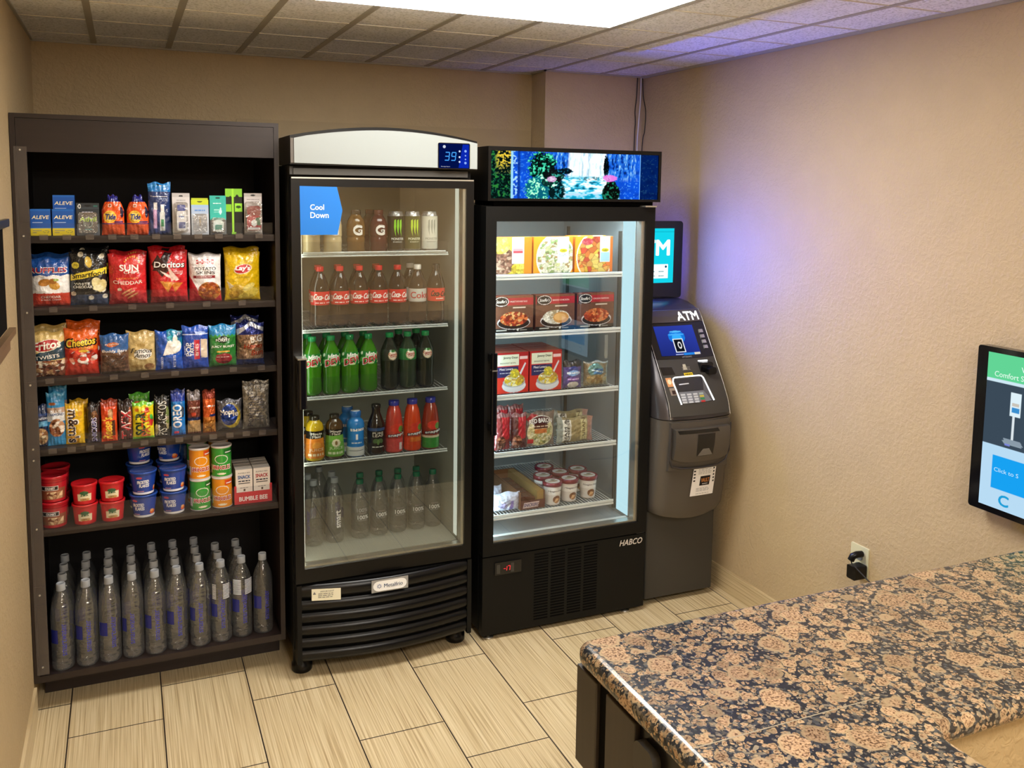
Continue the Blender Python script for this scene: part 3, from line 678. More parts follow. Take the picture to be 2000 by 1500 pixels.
pts = [(1.182+.022-.022*math.sin(a), .347+.020*math.cos(a)) for a in np.linspace(0, PI, 8)]+[(1.316-.022+.022*math.sin(a), .347-.020*math.cos(a)) for a in np.linspace(0, PI, 8)]
m.shape(gril_s, pts, 'f4f6f8', .003)
m.text(gril_s, 'Metalfrio', 1.262, .347, .075, .015, '3b4a6e', bold=.012, d=.0036)
for k in range(8):
    a = k*PI/4; m.shape(gril_s, [(1.206+.009*math.cos(a+s)*r, .347+.009*math.sin(a+s)*r) for s, r in ((-.25, .4), (-.2, 1), (.2, 1), (.25, .4))], '6b7ba6', .0036)
m.build('badge', 'card', fr)

# =================================================================== display freezer
fz = thing('display_freezer', 'black glass-door freezer with a lit waterfall picture on its header', 'freezer', (0, 0, 0))
Y0 = -.631
m = MB().box(1.660, 1.690, -.58, .16, .03, 1.812).box(2.412, 2.442, -.58, .16, .03, 1.812).box(1.690, 2.412, -.58, .16, 1.775, 1.812).box(1.690, 2.412, -.58, .16, .03, .40).box(1.690, 2.412, .13, .16, .40, 1.775)
m.build('cabinet_body', 'blackm', fz)
m = MB().box(1.691, 1.70, -.575, .129, .402, 1.774).box(2.380, 2.411, -.575, .129, .402, 1.774).box(1.70, 2.38, -.575, .129, .402, .412).box(1.70, 2.38, -.575, .129, 1.765, 1.774).box(1.70, 2.38, .118, .129, .412, 1.765)
m.build('liner', 'liner2', fz)
MB().box(1.7008, 1.704, -.572, -.545, .43, 1.755).build('light_strip', 'led', fz)
MB().box(1.72, 2.36, -.572, -.55, 1.760, 1.7645).build('light_strip', 'led_top', fz)
MB().box(2.3765, 2.3792, -.572, -.475, .43, 1.755).build('light_lens', 'led_lens', fz)  # glowing sheet standing in for the liner wall lit at its front
MB().box(2.366, 2.379, -.462, -.452, .43, 1.70).box(2.366, 2.379, .05, .06, .43, 1.70).build('shelf_standard', 'charcoal', fz)
ZSH = [1.525, 1.283, 1.023, .779, .510]
for i, z in enumerate(ZSH):
    s = MB(); y0, y1 = -.572, .08; xa, xb = 1.712, (2.322, 2.320, 2.316, 2.312, 2.306)[i]
    s.box(xa, xb, y0, y0+.007, z-.017, z-.009).box(xa, xb, y0+.001, y0+.008, z-.006, z+.001).tube([(xa, y0+.004, z+.002), (xb, y0+.004, z+.002)], .003, 6)
    s.tube([(xa, y1, z-.004), (xb, y1, z-.004)], .003, 6).tube([(xa, -.25, z-.006), (xb, -.25, z-.006)], .003, 6)
    for k in range(40):
        x = xa+.004+k*(xb-xa-.008)/39; s.tube([(x, y0, z-.003), (x, y1, z-.001)], .0016, 4)
    s.build('wire_shelf', 'wire', fz)
    if i < 4: MB().box(xa+.03, xb-.04, y0+.009, y0+.019, z+.001, z+.006).build('product_stop', 'black', fz)
d_ = MB().box(1.660, 1.706, Y0, -.582, .366, 1.810).box(2.398, 2.442, Y0, -.582, .366, 1.810).box(1.706, 2.398, Y0, -.582, 1.750, 1.810).box(1.706, 2.398, Y0, -.582, .366, .418)
door = d_.build('door', 'blackm', fz, bevel=0)
MB().box(1.706, 2.398, -.6265, -.6235, .418, 1.750).build('glass_pane', 'glass2', door)
MB().box(2.380, 2.3975, -.620, -.583, .4185, 1.7495).box(1.7065, 1.710, -.620, -.583, .4185, 1.7495).box(1.710, 2.380, -.620, -.583, .4185, .426).build('glazing_spacer', 'silver', door)
MB().rbox(1.672, 1.692, -.668, -.6315, .905, .935, .006, axis='z').build('handle_foot', 'black', door)
MB().rbox(1.672, 1.692, -.668, -.6315, 1.190, 1.220, .006, axis='z').build('handle_foot', 'black', door)
MB().rbox(1.670, 1.694, -.690, -.668, .895, 1.228, .007, axis='z').build('handle', 'blackg', door)
MB().box(1.671, 1.693, -.6905, -.669, 1.1555, 1.161).build('handle_seam', 'silver', door)
# header light box
hb = MB().box(1.662, 2.456, -.645, -.34, 1.832, 1.842).box(1.662, 2.456, -.645, -.34, 2.030, 2.046).box(1.662, 1.674, -.645, -.34, 1.842, 2.030).box(2.444, 2.456, -.645, -.34, 1.842, 2.030).box(1.674, 2.444, -.60, -.34, 1.842, 2.030).build('header_box', 'black', fz)
MB().box(1.70, 2.44, -.61, -.40, 1.8125, 1.832).build('header_neck', 'dark', fz)
Wd, Hd = 2.443-1.675, .187
c = Cv(Wd, Hd, '0d4fd0', .0016); ny, nx = c.U.shape
u = (c.U+1)/2; v = c.V
n1 = vnoise(nx, ny, 120, 34, 5); n2 = vnoise(nx, ny, 30, 10, 6); n3 = .6*vnoise(nx, ny, 110, 7, 7)+.4*vnoise(nx, ny, 220, 22, 17); n4 = .5*vnoise(nx, ny, 70, 20, 9)+.5*vnoise(nx, ny, 150, 44, 10); n5 = .6*vnoise(nx, ny, 34, 22, 11)+.4*vnoise(nx, ny, 80, 50, 12)
def mixc(m_, col, a=1.0):
    w_ = (np.asarray(m_, float)*a).clip(0, 1)[:, :, None]; c.a = c.a*(1-w_)+H(col)*w_
def sm(x, a, b): return ((x-a)/(b-a)).clip(0, 1)
mixc(sm(n2, .3, .8), '0a3cae', .8); mixc(sm(n1, .75, .95), '5ab0ff', .7); mixc(sm(n5, .7, .85), '3f92f0', .5)
side = sm(.30-abs(u-.60), 0, .08)*sm(v, .38, .52)                       # misty rock face
mixc(side*sm(n3, .35, .7), '2f86dc', .8); mixc(side*sm(n3, .62, .85), 'b0e0f8', .8); mixc(side*sm(.42-n3, 0, .2), '071f4a', .9)
for cx, wd in ((.455, .020), (.495, .042), (.545, .025), (.60, .045), (.65, .022)):
    f_ = sm(wd-abs(u-cx-.02*(v-.7)), 0, .02)*sm(v, .42, .52); mixc(f_, 'd8fbff', .9); mixc(f_*sm(n3, .3, .6), 'ffffff')
st_ = sm(.21-.12*v-abs(u-.55)+.03*(n2-.5), 0, .03)*sm(.52-v, 0, .06); mixc(st_, '2fb8d4', .9); mixc(st_*sm(n5, .42, .58), 'c8f8fa'); mixc(st_*sm(n5, .60, .72), 'fff0f2'); mixc(st_*sm(.36-n5, 0, .1), '0a4a68', .9); mixc(st_*sm(.2-v, 0, .1), '12b0d8', .55)
for cx, cy, rx, ry, cl in ((.295, .66, .085, .36, ('05100e', '0c7a62', '4fe0b0')), (.27, .20, .08, .30, ('0a5a70', '29b8a0', 'b8f8d0')), (.375, .14, .050, .30, ('04181a', '0b3b48', '2a8a90')), (.365, .50, .06, .16, ('0b0d12', '14302a', '3aa090')), (.672, .72, .018, .24, ('04060a', '06141c', '0e3a48')), (.705, .14, .055, .28, ('060a08', '0c2418', '1d8060')), (.42, .60, .05, .07, ('051018', '0a2030', '18708a')), (.33, .36, .05, .12, ('0a2a28', '3ac8a0', 'd8ffe8'))):
    e_ = 1-(((u-cx)/rx)**2+((v-cy)/ry)**2); k_ = sm(e_+.9*(n4-.5), 0, .12); mixc(k_, cl[0]); mixc(k_*sm(n4, .48, .6), cl[1]); mixc(k_*sm(n4, .60, .72), cl[2])
mixc(sm(1-((u-.695)/.045)**2-((v-.46)/.08)**2+.8*(n4-.5), 0, .2), 'e878d8', .85); mixc(sm(1-((u-.345)/.03)**2-((v-.42)/.07)**2+.8*(n4-.5), 0, .3), 'e0a0d8', .7)
mixc(sm(1-((u-.60)/.10)**2-((v-.44)/.05)**2+(n4-.5), 0, .3)*sm(n4, .5, .6), '2a3040', .7)
lf = (u < .112); mixc(lf, '04120f'); mixc(lf*sm(n4, .45, .6), '0a4034'); mixc(lf*sm(n4, .6, .72), '2a7a30'); mixc(lf*sm(v, .5, .8)*sm(n4, .52, .62)*sm(u, .02, .05), 'e0c038')
mixc((u > .112) & (u < .124), '9ad4ff', .9); mixc(((u > .124) & (u < .15))*sm(n4, .55, .65), '9fd0ff'); mixc((u > .15) & (u < .163), '0a2a80', .8)
rt = u > .885; c.a[rt] *= .16; mixc((u > .882) & (u < .887), '6ab0ff')
HS = flat(((2.443+1.675)/2, -.640, 1.8425))
MB().surf(HS, c).build('waterfall_picture', 'screen_hi', fz)
# lower panel with vents
lp = MB().box(1.661, 2.440, -.628, -.585, .022, .360).build('lower_panel', 'blackm', fz)
MB().box(1.702, 2.378, -.575, -.555, .4125, .424).build('front_sill', 'wire', fz)
vn = MB()
cols_ = [(1.896, 1.962), (1.975, 2.041), (2.054, 2.120), (2.133, 2.199)]
for a, b in cols_:
    for k in range(24): z = .052+k*.0125; vn.box(a, b, -.6286, -.6281, z, z+.0065)
vn.build('vent_slots', 'dark', lp)
m = MB().box(1.714, 1.834, -.6335, -.6281, .281, .334); cp_ = m.build('controller', 'blackg', lp)
m = MB().box(1.722, 1.737, -.6345, -.6336, .287, .326).box(1.786, 1.800, -.6345, -.6336, .287, .326).build('controller_trim', 'charcoal', lp)
m = MB(); F5 = flat((0, -.6345, 0)); seg7(m, F5, '-', 1.757, .306, .009, .02, 'ff4040', .0025); seg7(m, F5, '1', 1.764, .306, .006, .02, 'ff4040', .0028); seg7(m, F5, '7', 1.776, .306, .010, .02, 'ff4040', .0028)
m.build('digits', 'screen_hi', lp)
F6 = flat((0, -.6288, 0)); m = MB().text(F6, 'HABCO', 2.368, .331, .112, .026, 'cfc8c0', shear=.25, bold=.03, d=.001); m.build('badge', 'gloss', lp)
MB().box(2.40, 2.438, -.622, -.585, .3605, .3655).build('door_hinge', 'silver', fz)
MB().box(2.375, 2.43, -.66, -.60, 1.8105, 1.8165).build('door_hinge', 'silver', fz)
for x, y in ((1.70, -.60), (2.36, -.60), (1.70, .1), (2.40, .1)):
    MB().lathe([(.022, 0), (.022, .005), (.008, .006), (.008, .030)], 10, cx=x, cy=y).build('levelling_foot', 'silver', fz)

# =================================================================== cash machine
AX, ATMW = 2.65, .194
atm = thing('cash_machine', 'dark taupe cash machine in the corner between freezer and right wall', 'cash machine', (0, 0, 0))
ZP = [(.03, -.585), (.05, -.60), (.45, -.60)]
YC = [(.45, -.655), (.47, -.675), (.52, -.69), (.62, -.70), (.75, -.712), (.84, -.718), (.90, -.715), (.96, -.695), (1.03, -.653), (1.14, -.578), (1.24, -.512), (1.31, -.466), (1.335, -.440), (1.355, -.40), (1.366, -.34)]
def yc(z): return float(np.interp(z, [a for a, b in YC], [b for a, b in YC]))
def ring(z, yf, hw, rc=.06, bulge=.012, yb=-.02, seg=7):
    P = [(AX-hw, yb)]
    for i in range(seg+1):
        a = PI/2*i/seg; P.append((AX-hw+rc*(1-math.cos(a)), yf+rc*(1-math.sin(a))))
    for k in (-.6, -.3, 0, .3, .6): P.append((AX+k*(hw-rc), yf-bulge*(1-k*k)))
    for i in range(seg+1):
        a = PI/2*(1-i/seg); P.append((AX+hw-rc*(1-math.cos(a)), yf+rc*(1-math.sin(a))))
    P.append((AX+hw, yb)); return [(x, y, z) for x, y in P]
def loft(zlist, yfun, hwf, name, mat_, rc=.06, bulge=.012, cap=True, bow=0):
    R = [ring(z, yfun(z), hwf(z), rc, bulge) for z in zlist]
    A = np.array(R)
    if bow:                                                     # the lower rim sags in the middle
        k = 1-((A[0, :, 0]-AX)/.2)**2; A[0, :, 2] -= bow*k; A[1, :, 2] -= bow*k*.6
    m = MB().grid(A, None, 0)
    if cap: m.add(A[0], [tuple(range(len(A[0])))[::-1]]); m.add(A[-1], [tuple(range(len(A[0])))])
    m.grid(np.stack([A[:, 0], A[:, -1]], 1)[:, ::-1], None, 0)
    return m.build(name, mat_, atm)
loft([.03, .25, .47], lambda z: -.595, lambda z: .185, 'pedestal', 'charcoal', .012, .0)
loft([.455, .475, .50, .56, .62, .70, .78, .84, .884], yc, lambda z: ATMW if z > .47 else .190, 'lower_housing', 'atm', .075, .014, bow=.035)
loft([.888, .92, .96, 1.0, 1.03, 1.08, 1.14, 1.20, 1.24, 1.29, 1.31, 1.33, 1.345, 1.356, 1.364], yc, lambda z: ATMW if z < 1.29 else ATMW-.028*((z-1.29)/.074)**2.2, 'console', 'atmside', .075, .012)
AS = lambda dy=0: (lambda p, q, d: np.stack([AX+p+0*q, np.interp(q, [a for a, b in YC], [b for a, b in YC])-.017-dy-d+.012*(p/.15)**2, q+0*p], -1))
# inner face panels follow the slope
S0 = AS()
def facepanel(name, mat_, p0, p1, z0, z1, dd=.004, n=10, parent=atm):
    P, Q = np.meshgrid(np.linspace(p0, p1, 9), np.linspace(z0, z1, n)); m = MB(); A = S0(P, Q, dd); m.grid(A, None, 0)
    B = S0(P, Q, -.012)
    for e in (slice(0, 1), slice(-1, None)): m.grid(np.concatenate([A[e], B[e]]), None, 0)
    for e in (0, -1): m.grid(np.stack([A[:, e], B[:, e]], 1), None, 0)
    return m.build(name, mat_, parent)
facepanel('keypad_fascia', 'charcoal', -.155, .152, .905, 1.133)
facepanel('screen_bezel', 'blackg', -.155, .152, 1.134, 1.281)
hp = facepanel('header_panel', 'atm', -.155, .152, 1.284, 1.334, .006)
facepanel('lower_face', 'atm', -.155, .155, .66, .878, .003)
m = MB().text(S0, 'ATM', .072, 1.309, .120, .034, 'fff', bold=.07, d=.008); m.build('atm_lettering', 'screen_hi', atm)
c = Cv(.205, .122, '2a3a9c', .0016); c.a *= (.6+.5*c.V+.2*(c.U > 0)*c.U)[:, :, None]
c.ell(0, .62, .42, .22, '1a7ae0').ell(0, .58, .25, .16, '38b4ff').ell(0, .80, .3, .03, '5ac0ff').ell(0, .70, .42, .03, '4ab0ff')
c.rect(-.26, .10, .26, .56, 'f4f8ff').rect(-.21, .13, .21, .53, '10141c').ell(.03, .34, .10, .12, 'e8e8e8').ell(.03, .34, .06, .07, '10141c').rect(.1, -.01, .88, .075, '2a8ae8').rect(.66, -.01, .98, .075, 'e6dcc8').rect(-.3, .02, .08, .045, 'b8c4f0')
P_ = lambda p, q, d: S0(p-.022, q+1.148, d+.0055)
MB().surf(P_, c).build('screen', 'screen', atm)
for k in range(4):
    z = 1.236-.022*k; m = MB(); A = S0(np.array([[.112, .131], [.112, .131]]), np.array([[z, z], [z+.013, z+.013]]), .009)
    B = S0(np.array([[.112, .131], [.112, .131]]), np.array([[z, z], [z+.013, z+.013]]), .003)
    m.add(np.concatenate([A.reshape(-1, 3), B.reshape(-1, 3)]), [(0, 1, 3, 2), (4, 5, 1, 0), (2, 3, 7, 6), (5, 7, 3, 1), (4, 0, 2, 6)]); m.build('side_key', 'silver', atm)
m = MB().text(S0, 'HYOSUNG', 0, 1.141, .05, .007, '8a8a8a', bold=.02, d=.006); m.build('badge', 'gloss', atm)
rib_pts = [(.1545, z) for z in np.linspace(.895, 1.335, 14)]
MB().tube([tuple(S0(np.array(a), np.array(b), .004)) for a, b in rib_pts], .0014, 5).tube([tuple(S0(np.array(-.157), np.array(b), .004)) for a, b in rib_pts], .0014, 5).build('edge_trim', 'silver', atm)
# glowing keypad surround and recess
def rib(pts, r, name, mat_, d=.010, seg=6):
    q = [tuple(S0(np.array(a), np.array(b), d)) for a, b in pts]; return MB().tube(q, r, seg).build(name, mat_, atm)
KP = [(-.098, .955), (-.110, 1.045), (-.104, 1.058), (-.095, 1.062), (.030, 1.064), (.042, 1.062), (.049, 1.054), (.072, .962)]
rib(KP, .0035, 'keypad_light', 'white_e', .006)
# recess: dark trough with keypad plate
m = MB(); Ar = S0(np.array([[-.094, .066], [-.104, .043]]), np.array([[.955, .960], [1.056, 1.057]]), .0047)
Br = Ar+np.array([0, .035, -.018]); Br[1] += np.array([0, .02, -.012]); Br[:, 0, 0] += .012; Br[:, 1, 0] -= .02
a = Ar.reshape(-1, 3); b = Br.reshape(-1, 3)
V8 = np.concatenate([a, b]); m = MB().add(V8, [(0, 1, 3, 2)], None)
m.build('keypad_recess', 'dark', atm)
KS = lambda p, q, d: S0(p, q, d+.0055)
m = MB().quad(KS, [(-.092, .957), (.062, .962), (.030, 1.005), (-.096, 1.004)], '6d7078', .0004)
for r_ in range(4):
    for k in range(4):
        p = -.080+.031*k; q = .963+.010*r_; col = 'b8bcc2' if k < 3 else ('b03030', '2a7a48', 'c0b040', '9aa')[::1][r_ if r_ < 4 else 0]
        m.shape(KS, [(p-.011, q-.0035), (p+.011, q-.0035), (p+.011, q+.0035), (p-.011, q+.0035)], col, .0012)
m.build('keypad', 'card', atm)
m = MB().quad(KS, [(-.096, 1.006), (.030, 1.006), (.043, 1.056), (-.103, 1.055)], '24252a', .0004).shape(KS, [(.032, 1.004), (.064, .964), (.044, 1.056)], '55565a', .0006).shape(KS, [(-.085, 1.032), (-.035, 1.034), (-.036, 1.038), (-.085, 1.036)], 'd0d4da', .0012)
m.build('pin_shield', 'gloss', atm)
# receipt slot, stickers, card reader
m = MB().quad(S0, [(-.148, 1.072), (-.087, 1.073), (-.094, 1.103), (-.150, 1.104)], '08090b', .0055); m.build('receipt_slot', 'gloss', atm)
m = MB().shape(S0, [(-.139, 1.026), (-.112, 1.027), (-.114, 1.062), (-.141, 1.061)], 'c98f5e', .0055).disc(S0, -.127, 1.046, .009, .010, 'e9d2ae', .007, 12).shape(S0, [(-.135, .992), (-.105, .993), (-.109, 1.022), (-.137, 1.021)], '8a7c70', .0055).shape(S0, [(-.128, .997), (-.112, .997), (-.112, 1.012), (-.128, 1.012)], '2a1512', .007)
m.build('sticker', 'card', atm)
m = MB().shape(S0, [(-.044, 1.066), (.002, 1.067), (0, 1.078), (-.045, 1.077)], 'd8c020', .0055).text(S0, '~', -.022, 1.072, .034, .006, '3a3008', d=.007).shape(S0, [(-.040, 1.090), (-.020, 1.090), (-.022, 1.112), (-.036, 1.112)], 'b9b4a0', .0055)
for k in range(3): m.text(S0, '~', -.024, 1.100-.005*k, .04, .003, '9a968a', bold=0, d=.006)
m.build('instruction_decal', 'card', atm)
m = MB(); y = yc(1.08)-.02
for zz, dy in ((1.075, -.036), (1.105, -.03)): pass
MB().rbox(AX+.046, AX+.112, yc(1.09)-.030, yc(1.09)+.02, 1.062, 1.118, .010).build('card_reader', 'blackg', atm)
MB().rbox(AX+.068, AX+.110, yc(1.09)-.062, yc(1.09)-.030, 1.068, 1.100, .012).build('card_slot', 'black', atm)
MB().box(AX+.050, AX+.098, yc(1.12)-.0275, yc(1.12)-.020, 1.119, 1.124).build('reader_light', 'white_e', atm)
# cash dispenser
def fp(p, z, d): return tuple(S0(np.array(p), np.array(z), d))
P, Q = np.meshgrid(np.linspace(-.145, .137, 9), np.linspace(.700, .852, 8)); A = S0(P, Q, .012+.010*0); 
A[..., 1] -= .018*np.sin(PI*(Q-.66)/.26); k = (np.abs(P)/.145)**4*.012*((.76-Q)/.06).clip(0, 1); A[..., 2] += k*1.5
m = MB().grid(A, None, 0); B = A.copy(); B[..., 1] += .04; m.grid(np.concatenate([A[-1:], B[-1:]]), None, 0); m.grid(np.concatenate([A[:1], B[:1]]), None, 0); m.grid(np.stack([A[:, 0], B[:, 0]], 1), None, 0); m.grid(np.stack([A[:, -1], B[:, -1]], 1), None, 0)
dsp = m.build('dispenser_panel', 'atm', atm)
q = [(-.158, .86), (-.158, .72), (-.145, .685), (-.10, .672), (0, .668), (.09, .672), (.135, .69), (.152, .73), (.152, .86)]
rib(q, .004, 'dispenser_rim', 'atmside', .012)
SD = lambda p, q, d: np.stack([AX+p+0*q, np.interp(q, [a for a, b in YC], [b for a, b in YC])-.029-.018*np.sin(PI*(q-.66)/.26)-d+.012*(p/.15)**2, q+0*p], -1)
MB().quad(SD, [(-.130, .834), (.075, .834), (.066, .849), (-.138, .849)], '0b0b0d', .0012).build('cash_slot', 'gloss', atm)
m = MB().quad(SD, [(-.038, .728), (.045, .728), (.050, .828), (-.040, .828)], '0d0d10', .0024).quad(SD, [(-.036, .730), (.043, .730), (.020, .762), (-.012, .762)], '6e6a66', .0034)
m.build('cash_tray', 'gloss', atm)
MB().lathe([(.012, 0), (.012, .012)], 12).build('lock', 'chrome', atm, loc=(AX+.197, -.60, .735)).rotation_euler = (0, PI/2, 0)
# notice taped on the front
SN = lambda p, q, d: np.stack([AX+p+0*q, np.interp(q, [a for a, b in YC], [b for a, b in YC])-.018-d+.012*(p/.15)**2, q+0*p], -1)
PT = [(-.036, .532), (.088, .532), (.095, .672), (-.026, .672)]
pn = MB()
U, V = np.meshgrid(np.linspace(0, 1, 8), np.linspace(0, 1, 10)); Pp = (1-V)*(PT[0][0]*(1-U)+PT[1][0]*U)+V*(PT[3][0]*(1-U)+PT[2][0]*U); Qq = .532+V*.140
pn.grid(SN(Pp, Qq, .0), 'ece8e4', 0)
pn.shape(SN, [(.008, .578), (.062, .578), (.066, .622), (.012, .622)], '1a1310', .0008).text(SN, 'VAULT', .038, .603, .044, .018, 'd08a4a', bold=.03, d=.0014).text(SN, '~', .038, .586, .03, .005, 'ddd', d=.0014)
for q_ in (.655, .648, .641, .634): pn.text(SN, '~', .034, q_, .07, .003, '777', bold=0, d=.001)
for q_ in (.566, .560, .554, .541): pn.text(SN, '~', .028, q_, .07, .003, '777', bold=0, d=.001)
for i, q_ in enumerate(np.linspace(.60, .66, 5)): pn.shape(SN, [(-.026, q_), (-.016, q_), (-.015, q_+.007), (-.025, q_+.007)], '333', .001).shape(SN, [(.078, q_-.01), (.086, q_-.01), (.087, q_-.002), (.079, q_-.002)], '333', .001)
pn.build('paper_notice', 'tape', atm)['label'] = 'white printed paper notice taped on the front'
# topper sign
sg = thing('lit_sign', 'dark slim sign with a glowing cyan screen standing above the cash machine', 'sign', (2.640, -.24, 1.3655))
MB().rbox(-.190, .188, -.03, .02, 0, .372, .016).build('housing', 'blackg', sg)
SS = lambda p, q, d: np.stack([.000+p+0*q, -.0312-d+0*p+0*q, .075+q+0*p], -1)
c = Cv(.276, .262, '12c4d8', .002); c.rect(-1, .93, 1, .95, '0fb0c4')
m = MB().surf(SS, c).text(SS, 'ATM', 0, .170, .225, .070, 'f4ffff', bold=.07, d=.001)
m.shape(SS, [(-.11, .022), (.108, .022), (.108, .090), (-.11, .090)], 'eef6f6', .001).disc(SS, .095, .078, .006, .006, '0a4a60', .002, 10)
for p in (-.08, -.03, .02, .07): m.text(SS, '~', p, .055, .03, .008, '5a8a92', d=.002).text(SS, '~', p, .034, .03, .008, '5a8a92', d=.002)
m.build('display', 'screen_hi', sg)
MB().box(-.184, -.164, -.0325, -.0305, .05, .34).build('edge_light', 'blueled', sg)  # added blue bar, hidden by the freezer, tints the right wall
MB().box(-.18, .18, .0205, .024, .03, .345).build('rear_light', 'blueled2', sg)  # added strip for the blue glow on the wall behind
MB().box(-.05, .05, -.02, .01, -.0015, 0).build('mount', 'black', sg)
# =================================================================== products
def TX(m, S, w, h, L):
    """L: (text, U, V, width as part of w, height as part of h, colour[, options])"""
    for t in L:
        o = t[6] if len(t) > 6 else {}
        if abs(o.get('r', 0)) > 1.2: t = t[:3]+(min(t[3]*1.55, .88*h/w), min(t[4]*h, .62*w)/h)+t[5:]; t = t[:2]+(min(max(t[2], .52*t[3]*w/h+.03), 1-.52*t[3]*w/h),)+t[3:]
        m.text(S, t[0], t[1]*w/2, t[2]*h, t[3]*w, t[4]*h, t[5], rot=o.get('r', 0), shear=o.get('s', 0), bold=o.get('b', .02), d=o.get('d', .0008), arc=o.get('a', 0))
    return m
def bagS(w, h, t, seed=1, fw=None):
    r = RS(seed); k = r.uniform(0, 6, 6)
    def S(p, q, d):
        a = np.clip(2*p/w, -1, 1); b = np.clip(2*q/h-1, -1, 1)
        e = np.clip(1-np.abs(a)**2.4, 0, 1)**.7*np.clip(1-np.abs(b)**3.2, 0, 1)**.75
        wr = .0016*np.sin(38*a/2.2+k[0]+3*b)*np.abs(b)**2+.0012*np.sin(9*b+5*a+k[1])+.001*np.sin(17*b-11*a+k[2])*(1-np.abs(b))
        X = p*(1-.05*(1-b**4))*(fw(q/h) if fw is not None else 1); Y = -t*.5*e-wr*e**.5-d
        Z = q+.004*np.sin(5*a+k[3])*np.clip((b-.7)/.3, 0, 1)+.0*p
        return np.stack([X+0*q, Y+0*p+0*q, Z], -1)
    return S
def bag(name, w, h, t, cv, txt, label, cat='snack bag', group=None, mat_='foil', seed=1, back='777', fw=None, loc=(0, 0, 0), rz=0):
    S = bagS(w, h, t, seed, fw); m = MB().surf(S, cv)
    P = S(cv.P[::6, ::6], cv.Q[::6, ::6], 0)
    last = np.append(np.arange(0, cv.ny+1, 6), cv.ny); lc = np.append(np.arange(0, cv.nx+1, 6), cv.nx)
    P = S(cv.P[np.ix_(last, lc)], cv.Q[np.ix_(last, lc)], 0); P[..., 1] *= -.85; m.grid(P[:, ::-1], back, 0)
    TX(m, S, w, h, txt); o = m.build(name, mat_, loc=loc, rz=rz); return tag(o, label, cat, group)
def carton(name, w, h, dpt, cv, txt, label, cat='box', group=None, side='777', top='888', loc=(0, 0, 0), rz=0, mat_='card'):
    m = MB().box(-w/2, w/2, .0004, dpt, 0, h, side).box(-w/2+.0005, w/2-.0005, .001, dpt-.0005, h, h+.0006, top)
    S = flat((0, 0, 0)); m.surf(S, cv); TX(m, S, w, h, txt); o = m.build(name, mat_, loc=loc, rz=rz); return tag(o, label, cat, group)
def cylS(r, cx=0, cy=0, turn=0):
    rf = r if callable(r) else (lambda q: r+0*q)
    return lambda p, q, d: np.stack([cx+(rf(q)+d)*np.sin(p/rf(q*0+.03) + turn), cy-(rf(q)+d)*np.cos(p/rf(q*0+.03)+turn), q+0*p], -1)
def put(o, x, y, z, rz=None):
    o.location = (x, y, z)
    if rz is not None: o.rotation_euler.z = rz
    return o
R = math.radians
BEHIND = ', standing behind the front one'
g_top, g_bag, g_bag2, g_bar, g_tub = 'travel items on the top cabinet shelf', 'chip bags on the second cabinet shelf', 'snack bags on the third cabinet shelf', 'candy and snack packs on the fourth cabinet shelf', 'cups and cans on the fifth cabinet shelf'
ZT = [z+.0008 for z in SH]

# ---- shelf 1: travel items
def aleve(w, h):
    c = Cv(w, h, '1558b0').rect(-1, 0, 1, .30, 'e8cf1c').rect(-1, .27, 1, .30, '2c86d8').rect(-1, .93, 1, 1, '1a66c0')
    c.rect(-.8, .49, .2, .505, 'c8dcf4').rect(-.8, .54, .75, .555, 'c8dcf4').rect(-.8, .1, -.4, .13, '2a4a88').rect(-.8, .18, .1, .205, '3a5a98')
    return c.ell(.52, .15, .3, .05, '6a7a50').ell(.52, .15, .25, .035, 'e8cf1c')
al = lambda w, h, lab: carton('medicine_box', w, h, .045, aleve(w, h), [('ALEVE', 0, .70, .82, .13, 'fff4c8', dict(s=.2, b=.03))], lab, 'medicine box', g_top, '1350a0', '2a72c4')
put(al(.062, .090, 'small blue and yellow medicine box at the left end of the top shelf'), .080, -.488, ZT[0], 0)
put(al(.068, .090, 'blue and yellow medicine box second from left, below a stacked one'), .150, -.488, ZT[0], 0)
o = carton('medicine_box', .068, .046, .05, Cv(.068, .046, '888'), [], 'lying blue medicine box propping up the one behind', 'medicine box', g_top, '1350a0', '2a72c4'); put(o, .150, -.440, ZT[0])
put(al(.068, .090, 'blue and yellow medicine box raised behind another on the top shelf'), .150, -.438, ZT[0]+.0475, 0)
def card(name, w, h, cv, txt, label, seed=0, y=-.485, x=0, blister=None, cat='blister pack'):
    t = thing(name, label, cat, (x, y, ZT[0]), 0, g_top)
    m = MB().box(-w/2, w/2, .0004, .0025, 0, h, 'bbb').surf(flat((0, 0, 0)), cv); TX(m, flat((0, 0, 0)), w, h, txt); m.build('card', 'card', t)
    if blister:
        x0, x1, z0, z1, dp = blister; MB().rbox(x0, x1, -dp, -.0006, z0, z1, .008).build('blister', 'clearwrap', t)
    return t
c = Cv(.072, .112, '2c3238').rect(-1, 0, 1, .35, '5a6068').rect(-1, .82, 1, .87, '3c444c').ell(0, .92, .3, .03, '111').rect(.5, .88, .9, .93, '2e6a62').ell(-.72, .90, .14, .07, 'e8ecec').ell(-.72, .90, .08, .04, '2c3238')
c.ell(0, .40, .42, .17, 'a8c8c8').ell(0, .40, .36, .145, '3a5560').rect(-.3, .16, .35, .2, '58a8b0')
t = card('tablet_pack', .072, .112, c, [('Advil', 0, .50, .72, .14, 'b9e84a', dict(s=.1, b=.03)), ('~', 0, .72, .5, .03, 'dde')], 'clear round tablet pack on a dark card, third from left on the top shelf', x=.227, blister=(-.030, .030, .008, .080, .012))
